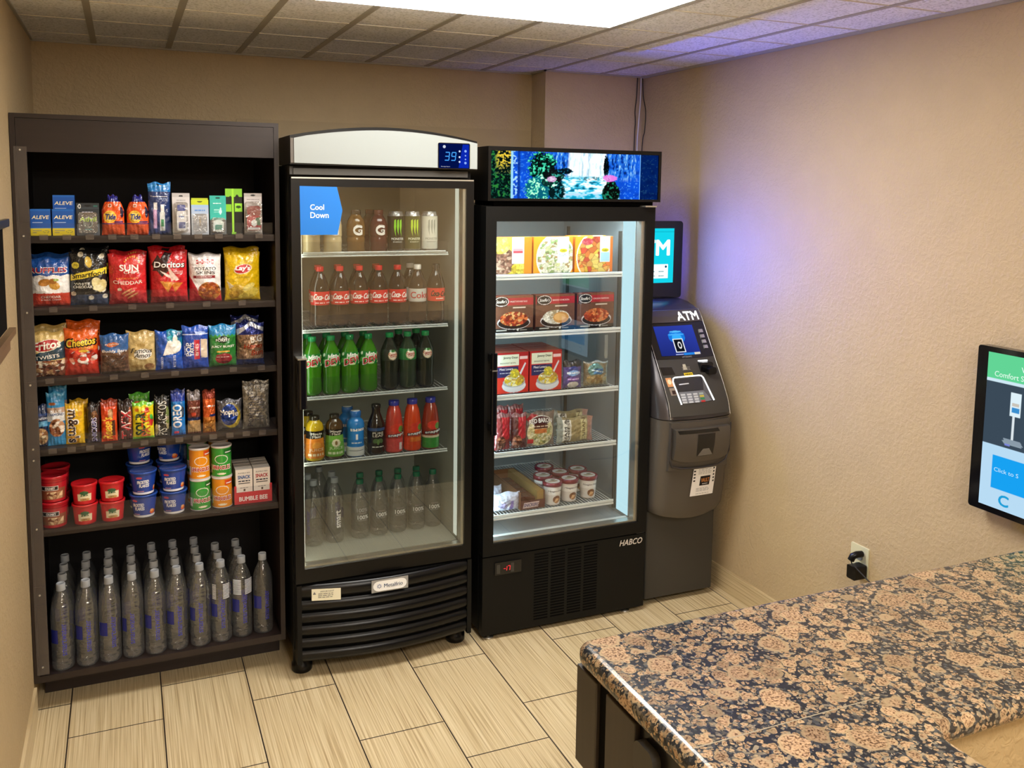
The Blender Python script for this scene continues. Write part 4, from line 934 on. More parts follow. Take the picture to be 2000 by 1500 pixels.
def tide(lab, x, sc=1):
    w, h = .076, .140
    fw = lambda v: np.interp(v, [0, .62, .78, .86, .87, .96, 1], [1, 1, .80, .62, .46, .44, .36])
    c = Cv(w, h, 'f05a1e').rect(-1, .865, 1, 1, '2a2a80').rect(-1, .84, 1, .865, '1c1f60').rect(-1, 0, 1, .27, 'd24c1c').rect(-1, .27, 1, .30, '2b2a70')
    c.ell(.80, .58, .16, .15, '1a1a3a').ell(-.28, .46, .58, .155, 'f7d046').ell(-.28, .46, .46, .125, 'f08a1e').ell(-.28, .46, .40, .11, 'f7e070').ell(-.3, .74, .2, .045, 'f7ece4').ell(-.3, .74, .14, .03, 'c86a3a').rect(.1, .31, .9, .345, '2a2a70')
    c.poly([(-1, .62), (-.6, .8), (-.55, .8), (-.9, .62)], 'f48a5a').grain(3, .08)
    return put(bag('detergent_pouch', w, h, .034, c, [('Tide', -.22, .46, .46, .13, '1e3c96', dict(s=.15, b=.05))], lab, 'detergent pouch', g_top, seed=int(x*100), back='c8481c', fw=fw), x, -.468, ZT[0], 0)
tide('orange bottle-shaped detergent pouch, left of the two', .307); tide('orange bottle-shaped detergent pouch beside the tall blue pouch', .388)
c = Cv(.078, .186, '263a6e').rect(-1, .83, 1, 1, '1f78c0').rect(-1, .93, 1, .95, '3a9ad8').ell(0, .955, .25, .015, '0c1a30').grain(4, .12)
c.rect(-.56, .12, -.26, .50, 'c8a0c8').rect(-.52, .48, -.22, .62, 'f2f2f4').rect(.0, .08, .46, .44, 'd4dad8').rect(.08, .16, .36, .3, '3a8a5a').rect(.08, .44, .38, .58, 'f4f4f4').rect(-.95, 0, .95, .04, '1a2a50')
put(bag('toothpaste_pouch', .078, .186, .026, c, [('Toothpaste', -.05, .735, .78, .032, 'f4f8ff', dict(b=.02)), ('~', .35, .69, .42, .016, 'ccd8f0')], 'tall blue toothpaste and toothbrush pouch, tallest on the top shelf', 'travel pouch', g_top, seed=8, back='223366'), .461, -.472, ZT[0], 0)
c = Cv(.060, .150, 'd4d0d0').rect(-1, .90, 1, 1, 'c0bcbc').ell(0, .93, .25, .02, '333').rect(-1, 0, 1, .05, 'aaa')
t = card('shampoo_pack', .060, .150, c, [('~', 0, .83, .5, .02, '777')], 'white blister pack with a small blue-capped shampoo bottle', x=.533, blister=(-.022, .022, .01, .118, .022))
MB().rbox(-.016, .016, -.018, -.002, .016, .086, .006, 'f0f2f6').rbox(-.014, .014, -.016, -.003, .0865, .108, .005, '1c48b0').shape(flat((0, -.0181, 0)), [(-.010, .024), (.012, .024), (.012, .046), (-.010, .046)], '2f4a9a').text(flat((0, -.0182, 0)), '~', 0, .066, .018, .008, '5a80c0').build('bottle', 'gloss', t)
c = Cv(.060, .126, 'aebfd8').rect(-1, .86, 1, 1, 'c4d42c').rect(-1, .78, 1, .86, '9fbce0').rect(-1, 0, 1, .6, 'c4cbd4').ell(0, .95, .3, .02, '4a5010').ell(0, .38, .12, .14, '9a9080').ell(0, .38, .07, .11, 'd4ccb8')
card('tweezer_pack', .060, .126, c, [('~', .0, .70, .6, .07, '6f9ad8', dict(b=.03))], 'pale blue card with lime green top between white and teal packs', x=.597, y=-.487, blister=(-.024, .024, .008, .076, .010))
MB().box(-.0285, .0285, .004, .006, 0, .1325, 'b8c828').build('rear_card', 'card', bpy.data.objects['tweezer_pack'])
c = Cv(.057, .142, '35b3a4').rect(-1, 0, 1, .38, '6a6e70').ell(0, .94, .3, .02, '0b3a34').poly([(.1, .58), (.35, .72), (.5, .58), (.3, .50)], 'c8f4ee').grain(5, .06).rect(-.5, .62, .3, .64, 'a8e4dc').rect(-.5, .57, .1, .585, 'a8e4dc')
t = card('floss_pack', .057, .142, c, [('~', -.1, .80, .5, .035, 'd8fffa')], 'teal green blister pack with a white floss dispenser', x=.660, blister=(-.024, .024, .008, .062, .016))
MB().rbox(-.018, .018, -.013, -.002, .010, .054, .014, 'dff0ec').shape(flat((0, -.0131, 0)), [(-.012, .018), (.012, .018), (.012, .036), (-.012, .036)], '2a9a8a').build('dispenser', 'gloss', t)
t = thing('comb_pack', 'lime green and black comb and razor pack near the right end of the top shelf', 'comb pack', (.718, -.470, ZT[0]), 0, g_top)
c = Cv(.060, .168, '15180f').rect(-1, .82, 1, 1, '86c832').rect(-1, .50, -.3, .66, '8ad030').rect(.1, .50, 1, .68, '9be23a').ell(-.4, .78, .2, .06, '080a06').ell(.4, .80, .22, .07, '080a06').rect(-.2, 0, -.02, 1, 'a4e03a').rect(-.3, 0, .25, .05, '8cc83a').ell(.55, .60, .3, .03, '2a4a10')
m = MB().box(-.03, .03, .0004, .012, 0, .168, '1c2014').surf(flat((0, 0, 0)), c); m.build('card', 'card', t)
MB().tube([(-.006, -.010, .006), (-.004, -.012, .08), (.0, -.008, .160)], .003, 8).build('comb_handle', 'limeplastic', t) if False else None
t = card('deodorant_pack', .064, .152, Cv(.064, .152, 'cfc9c8').rect(-1, .92, 1, 1, 'b8b2b0').ell(0, .95, .3, .02, '333').rect(-1, 0, 1, .04, '999'), [('~', 0, .85, .7, .022, '8a8080')], 'clear blister pack with a dark red capped deodorant at the right end', x=.785, blister=(-.029, .029, .008, .122, .028))
MB().rbox(-.025, .025, -.024, -.002, .016, .070, .008, 'b02438').rbox(-.0245, .0245, -.0235, -.0025, .0705, .106, .010, '8a1428').shape(flat((0, -.0243, 0)), [(-.022, .018), (.022, .018), (.022, .026), (-.022, .026)], 'f0eeee').shape(flat((0, -.0243, 0)), [(.004, .060), (.024, .066), (.024, .034), (.012, .034)], '2c6a50').shape(flat((0, -.0246, 0)), [(-.010, .036), (0, .030), (.010, .036), (.010, .050), (0, .056), (-.010, .050)], 'f0f0ee').build('~', 'gloss', t)

# ---- shelf 2: chip bags
def pair(o, x, y, z, rz, lab2, dx=.004, dz=.0, dy=.055, n=1):
    put(o, x, y, z, rz)
    for k in range(n):
        dup(o, (x+dx*(k+1), y+dy*(k+1), z+dz), lab2 if n == 1 else lab2+', '+('nearer the front' if k == 0 else 'further back'), rz-.04)
w, h = .128, .170
c = Cv(w, h, '1f4f9c').wave(.64, .012, 9, 'f2f0ee').wave(.60, .01, 12, 'f4f2f0', 1).rect(-1, 0, 1, .27, 'c8381f').wave(.27, .012, 14, 'c8381f').rect(-1, 0, 1, .04, 'a02818')
c.ell(-.3, .50, .32, .075, 'b8782a', .2).ell(.2, .43, .28, .08, 'd09a3c', -.3).ell(.12, .52, .2, .06, 'a86a22').ell(.3, .55, .14, .03, '9ab04a').grain(2, .12)
pair(bag('chip_bag', w, h, .05, c, [('RUFFLES', -.08, .75, .96, .115, 'f6f4f4', dict(b=.07, s=.08, d=.0008)), ('RUFFLES', -.08, .75, .92, .095, 'b81f2e', dict(b=.03, s=.08, d=.0016)), ('CHEDDAR', 0, .20, .5, .05, 'f6e2d8', dict(b=.02)), ('& SOUR CREAM', 0, .14, .5, .03, 'f6e2d8')], 'blue, white and red chip bag at the left end of the second shelf', group=g_bag, seed=2), .100, -.452, ZT[1], .05, 'blue chip bag behind the first bag of the second shelf', dz=.012)
w, h = .124, .192
c = Cv(w, h, '16171a').rect(-1, 0, 1, .20, '2c3f5c').poly([(-.98, .46), (.98, .58), (.98, .70), (-.98, .57)], 'f0d83c').ell(-.70, .74, .2, .06, 'e8d84a').ell(0, .80, .18, .10, 'd8b84a', .2)
for u, v in ((-.4, .93), (.7, .90), (.1, .14), (.85, .16), (-.85, .22), (.75, .28)): c.ell(u, v, .15, .04, 'e2dcc8').ell(u+.05, v+.015, .08, .02, 'b8b09a')
c.ell(.45, .40, .28, .12, 'e4d69c', .5).ell(.68, .36, .26, .12, 'd8c688', -.4).ell(.5, .32, .3, .05, 'ece2b4').grain(3, .14)
pair(bag('popcorn_bag', w, h, .05, c, [('Smartfood', 0, .575, .90, .085, '1a1a14', dict(r=.12, s=.15, b=.03)), ('WHITE', -.38, .40, .42, .045, 'f4f2ea', dict(b=.03)), ('CHEDDAR', -.34, .345, .52, .045, 'f4f2ea', dict(b=.03)), ('70', -.70, .745, .12, .035, '3a3208')], 'black popcorn bag with a yellow name band on the second shelf', group=g_bag, seed=3, back='1a1a1c'), .222, -.452, ZT[1], .02, 'black popcorn bag behind the one with the yellow band', dz=.01)
w, h = .128, .178
c = Cv(w, h, 'c8252a').rect(-1, 0, 1, .22, 'a41a24').ell(.45, .88, .42, .1, 'd8403a').ell(0, .17, .8, .12, 'b82a2e')
for k in range(9): a = .3+k*.3; c.ell(.25+.42*math.cos(a), .79+.16*math.sin(a), .05, .012, 'f0b84a', a)
for k in range(3): c.ell(.05+.15*k-.1, .26-.045*k, .34, .022, 'c87848', .5).ell(.05+.15*k-.1, .268-.045*k, .30, .010, 'e8a878', .5)
c.ell(-.45, .30, .12, .03, 'e8dcc0').grain(6, .16)
pair(bag('chip_bag', w, h, .05, c, [('SUN', .08, .735, .5, .12, 'fdf6ee', dict(b=.05)), ('CHIPS', .22, .645, .42, .055, 'fdf6ee', dict(b=.04)), ('HARVEST', 0, .52, .6, .03, 'f49a3a', dict(b=.01)), ('CHEDDAR', .0, .44, .78, .07, 'f4e2d4', dict(b=.02, a=.005))], 'red chip bag with a white sun logo on the second shelf', group=g_bag, seed=5, back='9a1c20'), .348, -.455, ZT[1], 0, 'red sun chip bag behind the front one of its kind', dz=.01)
w, h = .130, .190
c = Cv(w, h, 'c01c24').poly([(-.9, .62), (-.2, .98), (.2, .98), (-.3, .62)], '2a1416').poly([(-.95, .74), (-.6, .92), (.0, .62), (-.4, .5)], '3a1618').poly([(-.5, .62), (.55, .45), (.4, .42), (-.2, .52)], 'f4e4dc').poly([(-.1, .72), (.5, .46), (.1, .42)], 'e8c8bc')
c.poly([(-.52, .42), (.22, .40), (-.08, .20)], 'd88a34').poly([(.10, .40), (.74, .38), (.30, .20)], 'c87428').poly([(-.3, .39), (.05, .385), (-.08, .27)], 'e8a850').rect(-1, 0, 1, .12, '8a1420').grain(7, .15)
pair(bag('chip_bag', w, h, .052, c, [('Doritos', .02, .735, .86, .125, '1a0c0c', dict(b=.07, s=.1)), ('Doritos', .02, .735, .82, .105, 'fbf7f2', dict(b=.04, s=.1, d=.0016)), ('NACHO', .50, .60, .26, .025, 'f0d8d0'), ('CHEESE', .50, .565, .26, .025, 'f0d8d0')], 'red tortilla chip bag with white letters and two chips, tallest on the second shelf', group=g_bag, seed=7, back='8a1420'), .487, -.455, ZT[1], 0, 'red tortilla chip bag behind the tallest front bag', dz=.012, dx=-.004)
w, h = .116, .174
c = Cv(w, h, 'e8e4e4').rect(-1, 0, 1, .22, 'b84438').poly([(-1, .56), (-.4, .2), (1, .10), (1, 0), (-1, 0)], 'b8242e').food(.25, .22, .72, .20, ['c8702c', 'b85a24', 'd88a3c', '9a4420'], .012, 4).rect(-.75, .50, .62, .555, '8a1c28')
for k in range(7):
    for j in range(3): 
        if (k+j) % 2 == 0: c.rect(-.55+.16*k, .80+.03*j, -.55+.16*k+.14, .825+.03*j, 'c82a34')
c.rect(-.45, .815, .5, .865, 'e8e4e4').rect(-1, .95, 1, 1, 'cfcaca').grain(8, .08)
pair(bag('chip_bag', w, h, .05, c, [('FRIDAYS', .02, .838, .46, .04, 'c82a34', dict(b=.03)), ('POTATO', .02, .70, .66, .065, '2a2a2c', dict(b=.02)), ('SKINS', .02, .615, .60, .065, '2a2a2c', dict(b=.02)), ('CHEDDAR', -.06, .527, .5, .03, 'f0e0e0')], 'white and red potato skins bag on the second shelf', group=g_bag, seed=9, back='aaa'), .612, -.452, ZT[1], -.03, 'white potato skins bag behind the front one')
w, h = .130, .180
c = Cv(w, h, 'e4bc14').ell(.2, .16, .72, .12, 'e8cc50', .1).ell(-.35, .22, .4, .12, 'd8b038').ell(.35, .28, .38, .06, 'ecd878', .5).ell(-.5, .12, .3, .08, 'c89a28').rect(-1, .94, 1, 1, 'cfa810').poly([(-.9, .40), (-.5, .30), (-.75, .24)], 'ead9b0').grain(9, .16).ell(.02, .655, .52, .10, 'f0e8d0', .2).ell(.02, .655, .48, .085, 'c8202c', .2)
pair(bag('chip_bag', w, h, .052, c, [("Lay's", .02, .665, .42, .12, 'fdfdf6', dict(b=.05, s=.1)), ('CLASSIC', .05, .49, .4, .035, 'a8901c', dict(b=.02))], 'yellow potato chip bag with red logo at the right end of the second shelf', group=g_bag, seed=11, back='b89010'), .745, -.455, ZT[1], -.05, 'yellow potato chip bag behind the front one', dz=.012, n=2)

# ---- shelf 3
w, h = .112, .160
c = Cv(w, h, 'e0c27c').poly([(-1, .48), (1, .80), (1, .40), (-1, .34)], '2c4656').food(0, .17, 1, .20, ['7a3a24', '5a2818', 'c89868', 'e8d8c0', '8a4a30'], .009, 3, box=True).rect(-1, .93, 1, 1, 'c8a860').ell(-.12, .70, .82, .13, 'f2ead4', .2).ell(-.12, .70, .76, .115, 'b8242a', .2).grain(4, .1)
pair(bag('chip_bag', w, h, .045, c, [('Fritos', -.08, .71, .80, .17, 'fbf6ea', dict(b=.05, s=.15, r=.12)), ('TWISTS', -.1, .45, .72, .075, 'f4f0e6', dict(b=.03, r=.1))], 'cream, red and dark corn chip bag at the left end of the third shelf', group=g_bag2, seed=12, back='a88a4a'), .086, -.455, ZT[2], .05, 'tan corn chip bag behind the leftmost bag of the third shelf', dx=.0, dz=.016)
w, h = .112, .166
c = Cv(w, h, 'e8641a').rect(-1, 0, 1, .24, 'b82c1c').wave(.56, .02, 6, 'c8301c').food(.1, .38, .85, .19, ['d8402c', 'c02818', 'f0a08a', 'e8e0d8', 'a81c14'], .011, 6).ell(.1, .33, .34, .07, 'f0e8e0').ell(.1, .36, .22, .05, 'd84a38').rect(-1, .95, 1, 1, 'c8541a').ell(.15, .53, .3, .03, 'f4c83c').grain(3, .14)
pair(bag('chip_bag', w, h, .048, c, [('Cheetos', -.02, .72, .94, .19, '1a0c06', dict(b=.10, s=.15, r=.1)), ('Cheetos', -.02, .72, .86, .15, 'f8d640', dict(b=.05, s=.15, r=.1, d=.0018)), ('CRUNCHY', .3, .60, .42, .045, 'f8e070', dict(b=.02))], 'orange and red cheese snack bag on the third shelf', group=g_bag2, seed=14, back='7a2012'), .190, -.458, ZT[2], .0, 'dark red cheese snack bag behind the orange one', dx=.006, dz=.022)
w, h = .098, .142
c = Cv(w, h, '6a4c3a').rect(-1, .62, 1, 1, '2c5a96').ell(0, .60, .95, .06, '3a6aa8').food(.02, .28, .88, .18, ['5a3c2c', '6a4834', '4a3024'], .006, 2, box=True).rect(-1, 0, 1, .06, '4a4038').ell(-.15, .74, .42, .055, 'c86a3a', .1).grain(5, .12)
put(bag('wafer_pack', w, h, .034, c, [('Freshley', -.15, .745, .5, .05, 'e8d0c0', dict(b=.03, r=.06)), ('Buddy Bars', .0, .57, .86, .085, 'f4efe8', dict(b=.03, s=.1))], 'blue and brown buddy bar wafer pack on the third shelf', 'snack pack', g_bag2, seed=15, back='333'), .297, -.468, ZT[2], 0)
w, h = .100, .148
c = Cv(w, h, 'c8ae74').rect(-1, .92, 1, 1, 'b09458').food(.55, .12, .36, .08, ['8a5a34', '6a4024', 'a87848'], .012, 4).ell(-.3, .14, .4, .05, 'a8884e').grain(6, .18, .01).ell(.12, .44, .62, .13, 'f2efe8').ell(0, .66, .3, .05, 'b89a5c')
put(bag('cookie_bag', w, h, .042, c, [('Famous', .05, .53, .72, .12, '1c1a18', dict(b=.02, s=.3)), ('Amos', .10, .41, .56, .11, '1c1a18', dict(b=.02, s=.3))], 'gold cookie bag with black script name on the third shelf', 'cookie bag', g_bag2, seed=17, back='9a8250'), .385, -.462, ZT[2], 0)
w, h = .096, .146
c = Cv(w, h, '1c52b4').rect(-.15, .60, 1, 1, '157a9c').food(.45, .86, .6, .13, ['1c8ab0', '0e4a78', '2aa8b8', '1a5a98'], .014, 5).grain(7, .12)
c.ell(.05, .62, .24, .13, 'f0ede6').ell(.52, .60, .40, .16, 'f2efe8').ell(.45, .74, .18, .15, 'f2efe8').poly([(-.48, .38), (-.2, .66), (.8, .62), (.5, .42)], 'f0ede6')
put(bag('cracker_pack', w, h, .035, c, [('NABISCO', -.55, .18, .30, .055, 'dfe8f8', dict(r=PI/2, b=.02)), ('RITZ BITS', .38, .22, .30, .06, 'dfe8f8', dict(r=PI/2))], 'blue pack with a large white heart-like shape on the third shelf', 'snack pack', g_bag2, seed=19, back='123a80'), .480, -.466, ZT[2], 0)
w, h = .094, .158
c = Cv(w, h, '1f48a8').rect(-1, .88, 1, 1, '2a58c0').rect(-1, .80, 1, .82, 'c8d4f0').rect(-.1, .22, .32, .68, 'c8283c').poly([(.42, .26), (.95, .24), (.95, .68), (.40, .70)], 'dcc8b0').ell(.4, .84, .4, .03, '9ab0e0').grain(8, .1)
put(bag('pastry_pack', w, h, .035, c, [('POP', -.55, .46, .34, .11, 'f2f4fa', dict(r=PI/2, b=.04)), ('TARTS', -.28, .46, .34, .09, 'f2f4fa', dict(r=PI/2, b=.04)), ('~', -.82, .45, .24, .03, 'c8d4f0', dict(r=PI/2)), ('BITES', .10, .45, .30, .07, 'fbe8e8', dict(r=PI/2))], 'blue pastry bites pack with red strip on the third shelf', 'snack pack', g_bag2, seed=21, back='16307a'), .571, -.466, ZT[2], 0)
w, h = .100, .158
c = Cv(w, h, '2a7a34').rect(-1, .72, 1, 1, '2a88c4').wave(.76, .02, 20, '3a9a48').wave(.70, .015, 14, '2a7a34', 2).food(.05, .20, .62, .13, ['a81c2c', '8a1420', 'c83040', '7a1018'], .012, 7).rect(-.5, .14, .55, .30, '9a1c2c').rect(-.45, .35, .5, .385, 'd8a83c').ell(0, .66, .42, .085, '14261a').rect(-1, 0, 1, .05, '1c5a28').grain(9, .08)
put(bag('fruit_snack_bag', w, h, .040, c, [('BLACK', 0, .685, .34, .04, 'e4ece4', dict(b=.03)), ('FOREST', 0, .64, .52, .055, 'f4f8f2', dict(b=.04)), ('JUICY BURST', 0, .485, .86, .062, 'f4f8f0', dict(b=.03)), ('~', 0, .24, .5, .03, 'f0b8b8')], 'green and sky-blue fruit snack bag on the third shelf', 'snack bag', g_bag2, seed=23, back='1a5a70'), .668, -.464, ZT[2], 0)
w, h = .104, .162
c = Cv(w, h, '8a7a70').rect(-1, .72, 1, 1, '25307a').poly([(-1, .70), (0, .92), (1, .78), (1, .88), (0, 1), (-1, .84)], 'c8ccd8').rect(-1, 0, 1, .14, '1f3a7c').food(0, .44, .95, .28, ['9a7a60', 'a88a70', '8a6a54', 'b89a80'], .014, 8, box=True).grain(11, .22, .008)
pair(bag('pastry_pack', w, h, .045, c, [('BIG', .42, .62, .40, .14, 'f8f4f0', dict(b=.08, r=.12)), ('Honey', .25, .44, .72, .13, 'a83a20', dict(b=.04, s=.2, r=.06)), ('Bun', .5, .30, .42, .12, 'a83a20', dict(b=.04, s=.2, r=.06))], 'brown and dark blue honey bun pack at the right end of the third shelf', 'pastry pack', g_bag2, seed=25, back='22285c', mat_='foil2'), .768, -.462, ZT[2], -.03, 'dark blue honey bun pack behind the rightmost front pack', dx=-.012, dz=.02)

# ---- shelf 4: bars and packs
z4 = ZT[3]
w, h = .050, .150
c = Cv(w, h, '1a2a4c').food(0, .25, .9, .2, ['c8a070', '8a5a34', 'e0c8a0'], .009, 3).rect(-1, .5, 1, .62, '5a9ac0').rect(-1, .75, 1, .8, '24407a').grain(2, .1)
put(bag('nut_pack', w, h, .028, c, [('PLANTERS', 0, .68, .9, .05, 'dfe4ea', dict(b=.02))], 'dark blue peanut pack at the left end of the fourth shelf', 'nut pack', g_bar, seed=31), .052, -.462, z4, .1)
w, h = .060, .192
c = Cv(w, h, '2f8cc8').rect(-1, .60, 1, .72, 'b89c88').rect(-1, .46, 1, .62, 'e4e8ec').food(.05, .34, .88, .17, ['9a5a34', '7a3c20', 'c89068', 'e8d8c8'], .011, 5).ell(-.4, .79, .4, .03, '9a5a34').rect(-1, 0, 1, .12, '3a9ad4').rect(-1, .93, 1, 1, '4aa4dc').grain(3, .1)
pair(bag('nut_pack', w, h, .028, c, [('BLUE', 0, .645, .62, .05, 'f4f6fa', dict(b=.03)), ('DIAMOND', 0, .59, .82, .045, '1a4a8a', dict(b=.03))], 'tall light blue almond pack, second from left on the fourth shelf', 'nut pack', g_bar, seed=33, back='2a78ac'), .101, -.462, z4, .04, 'light blue almond pack behind the tall front one', dz=.012)
w, h = .062, .150
c = Cv(w, h, 'e8b81c').ell(.62, .74, .25, .06, 'd89a2a').food(-.1, .12, .6, .1, ['d89a1c', 'b87818'], .014, 4).rect(-1, .95, 1, 1, 'c89c14').grain(4, .14)
pair(bag('candy_pack', w, h, .030, c, [("m&m's", -.12, .44, 1.26, .25, 'f8f4ee', dict(b=.09, r=-PI/2)), ("m&m's", -.12, .44, 1.22, .22, '3a2014', dict(b=.04, r=-PI/2, d=.0016))], 'yellow candy pack with brown vertical lettering on the fourth shelf', 'candy pack', g_bar, seed=35, back='b08c10'), .160, -.464, z4, -.05, 'yellow candy pack behind the front one', dx=.012)
def bar(w, h, base, cols, txt, label, x, seed, back='333', mat_='foil', rz=0, extra=None, second=None):
    c = Cv(w, h, base)
    for r_ in cols: c.rect(*r_)
    if extra: extra(c)
    c.grain(seed, .15); o = bag('candy_bar', w, h, .022, c, txt, label, 'candy bar', g_bar, mat_, seed, back); put(o, x, -.470, z4, rz)
    if second: dup(o, (x+.002, -.440, z4+.006), second, rz)
    return o
bar(.042, .134, '2c1e1c', [(-1, 0, 1, .1, '3a3040')], [('SNICKERS', .1, .32, 1.35, .13, 'e8e4f4', dict(r=PI/2, b=.03)), ('SNICKERS', .1, .32, 1.30, .11, '3a3a8a', dict(r=PI/2, b=.01, d=.0016))], 'dark brown peanut chocolate bar with white and blue lettering', .220, 37, extra=lambda c: c.food(.2, .74, .5, .14, ['8a5a34', 'c89868', '5a3420'], .008, 2), second='dark brown chocolate bar behind the front peanut bar')
bar(.054, .142, 'e04818', [(-1, .9, 1, 1, 'a83818'), (-.1, .60, .5, .84, '7a3c20')], [("Reese's", -.25, .36, .95, .26, 'f8c83c', dict(r=PI/2, b=.04, s=.1))], 'orange peanut butter cup bar with yellow lettering', .271, 39, back='a83414', extra=lambda c: c.ell(.2, .72, .3, .12, 'c89868').rect(.35, .15, .75, .55, '4a2410'), second='orange peanut butter cup bar behind the front one')
bar(.050, .136, '4a1c20', [(-1, .78, 1, 1, '2a1a18')], [('TWIX', .05, .38, 1.35, .50, 'e8dcd8', dict(r=PI/2, b=.06)), ('TWIX', .05, .38, 1.30, .44, 'c02430', dict(r=PI/2, b=.03, d=.0016))], 'dark chocolate bar with large red vertical letters', .326, 41, extra=lambda c: c.ell(.6, .6, .2, .3, 'a85a38'), second='dark chocolate bar behind the one with red letters')
w, h = .074, .136
c = Cv(w, h, 'e4d41c').wave(.90, .02, 8, '7ac83a', 0, False).rect(-1, 0, 1, .06, '7ac83a').food(.75, .5, .22, .16, ['d83030', '3aa840', 'e87818'], .014, 5).ell(.35, .78, .22, .08, 'c82a24').ell(-.6, .8, .2, .05, 'd87818').grain(5, .08)
o = bag('candy_pack', w, h, .030, c, [('SOUR', -.28, .42, .70, .24, '1c3a1a', dict(r=PI/2, b=.07)), ('PATCH', .22, .42, .80, .22, 'd85a1c', dict(r=PI/2, b=.06))], 'yellow and green sour candy pack in front on the fourth shelf', 'candy pack', g_bar, seed=43, back='5aa030'); put(o, .385, -.472, z4, 0)
c = Cv(.072, .150, '4aa832').food(.1, .72, .8, .1, ['e86a2a', 'e8d82a', 'd83030'], .012, 5).rect(-1, .8, 1, .86, '3a8a28').grain(6, .1)
o = bag('candy_pack', .072, .150, .028, c, [('SOUR', .0, .90, .5, .05, '8ae04a')], 'green sour candy pack behind the yellow one', 'candy pack', g_bar, seed=44, back='3a8028'); put(o, .374, -.430, z4+.012, .05)
bar(.052, .142, '1a1a1a', [(-1, 0, 1, .12, '2a2a2a')], [('PISTACHIOS', .05, .40, 1.55, .22, 'e4e0d8', dict(r=PI/2, b=.0))], 'black pistachio pack with white vertical lettering', .449, 45, extra=lambda c: c.food(.75, .5, .25, .3, ['c8b890', 'a89868', '7a8a4a'], .01, 2).food(-.8, .2, .25, .15, ['c8b890', 'a89868'], .01, 2), second='black pistachio pack behind the front one')
bar(.050, .160, '1c78c8', [(-1, .80, 1, 1, '1a3a9c'), (-1, 0, 1, .05, '1a5aa8'), (-.6, .05, .1, .10, 'c8485c')], [('OREO', -.15, .46, 1.1, .24, 'f4f8fc', dict(r=PI/2, b=.05))], 'bright blue cream cookie pack, tall and narrow', .505, 47, back='123c80', extra=lambda c: c.ell(.62, .55, .28, .13, '1a2a3c').ell(.62, .55, .18, .08, '3a4a5c'), second='blue cookie pack behind the bright blue front one')
bar(.048, .152, '7a4438', [(-1, .84, 1, 1, '8a8488'), (-1, .05, 1, .34, 'd8b078'), (-1, .34, 1, .42, '24305c')], [('~', .1, .66, .8, .06, 'f0e4e0', dict(s=.2))], 'brown sandwich cracker pack left of the orange one', .560, 49, mat_='foil2', extra=lambda c: c.ell(-.1, .5, .4, .05, 'c84830'), second='brown cracker pack behind its front one')
bar(.046, .150, 'd8642c', [(-1, .86, 1, 1, '8a3420'), (-1, .02, 1, .40, 'd8883c'), (.1, .42, 1, .47, '2a3a80')], [('~', .1, .68, .8, .06, 'f8e8e0', dict(s=.2))], 'orange cheese cracker pack beside the round pie pack', .614, 51, mat_='foil2', back='a84c20', extra=lambda c: c.food(0, .18, .8, .14, ['e09a40', 'c87828'], .008, 3, box=True), second='orange cracker pack behind its front one')
w, h = .092, .120
c = Cv(w, h, '5a5a60').grain(7, .3, .008).ell(.08, .50, .85, .40, '8a8468').ell(.15, .45, .72, .36, 'd8c040').ell(-.05, .52, .70, .34, '1c3c8c').rect(-1, 0, 1, .08, '3a3a40')
put(bag('pie_pack', w, h, .034, c, [('Moon', -.22, .62, .55, .16, 'f4f4ee', dict(b=.04, r=.1)), ('Pie', .28, .56, .40, .18, 'f4f4ee', dict(b=.04, r=.1))], 'silver pack with a blue and yellow crescent label on the fourth shelf', 'pie pack', g_bar, 'foil2', 53), .688, -.464, z4, 0)
w, h = .100, .168
c = Cv(w, h, '7c7870').grain(8, .35, .006).rect(-.55, .2, -.15, .85, '8a857c').lines(-.5, .6, .2, .8, 9, '4a4858', 5, .3)
pair(bag('toaster_pastry_pack', w, h, .024, c, [('POP TARTS', -.42, .5, 1.0, .12, '4a4a52', dict(r=PI/2, b=.02))], 'plain silver foil pastry pack at the right end of the fourth shelf', 'pastry pack', g_bar, 'foil2', 55, '66625c'), .785, -.466, z4, -.02, 'silver foil pastry pack behind the front one', dx=.004, dz=.012, dy=.03)

# ---- shelf 5: tubs, cups, cans, boxes
z5 = ZT[4]
def tub(name, r0, r1, h, base, lid, ccol, art, txt, label, rim=None, lidh=.010, cat='cup', seg=48):
    t = thing(name, label, cat, (0, 0, 0), 0, g_tub)
    rf = lambda q: r0+(r1-r0)*np.clip(q/h, 0, 1)
    rm = (r0+r1)/2; cw = 2*PI*rm
    c = Cv(cw, h, ccol, .0018); art(c)
    S = lambda p, q, d: np.stack([(rf(q)+d)*np.sin(p/rm), -(rf(q)+d)*np.cos(p/rm), q+0*p], -1)
    m = MB().surf(S, c); m.lathe([(0, .0005), (r0, .0005)], 24, base, cap=False); TX(m, S, cw, h, txt); m.build('body', 'gloss', t)
    l = MB().lathe([(r1+.0005, h-.001), (r1+.003, h), (r1+.003, h+lidh), (r1+.001, h+lidh+.001), (r1-.004, h+lidh), (r1-.006, h+lidh-.003), (0, h+lidh-.003)], 28, lid, cap=False); l.build('lid', 'gloss', t)
    return t
def chunky(c): c.rect(-.35, .12, .35, .60, '8a4a34').food(.06, .30, .20, .16, ['a87858', 'c8a078', '7a3a28', 'd8b890'], .008, 3, box=True).rect(-.30, .52, .14, .72, 'd8ccc8').rect(-.285, .54, .125, .70, '1a1416').rect(-1, .86, 1, .9, '8a1420')
t0 = tub('soup_bowl', .040, .046, .082, 'a01824', 'b41c28', 'b01c28', chunky, [('CHUNKY', -.06, .62, .115, .10, 'f4f0f0', dict(b=.05))], 'lower dark red soup bowl of the left front stack on the fifth shelf', cat='soup bowl')
put(t0, .082, -.455, z5, 0)
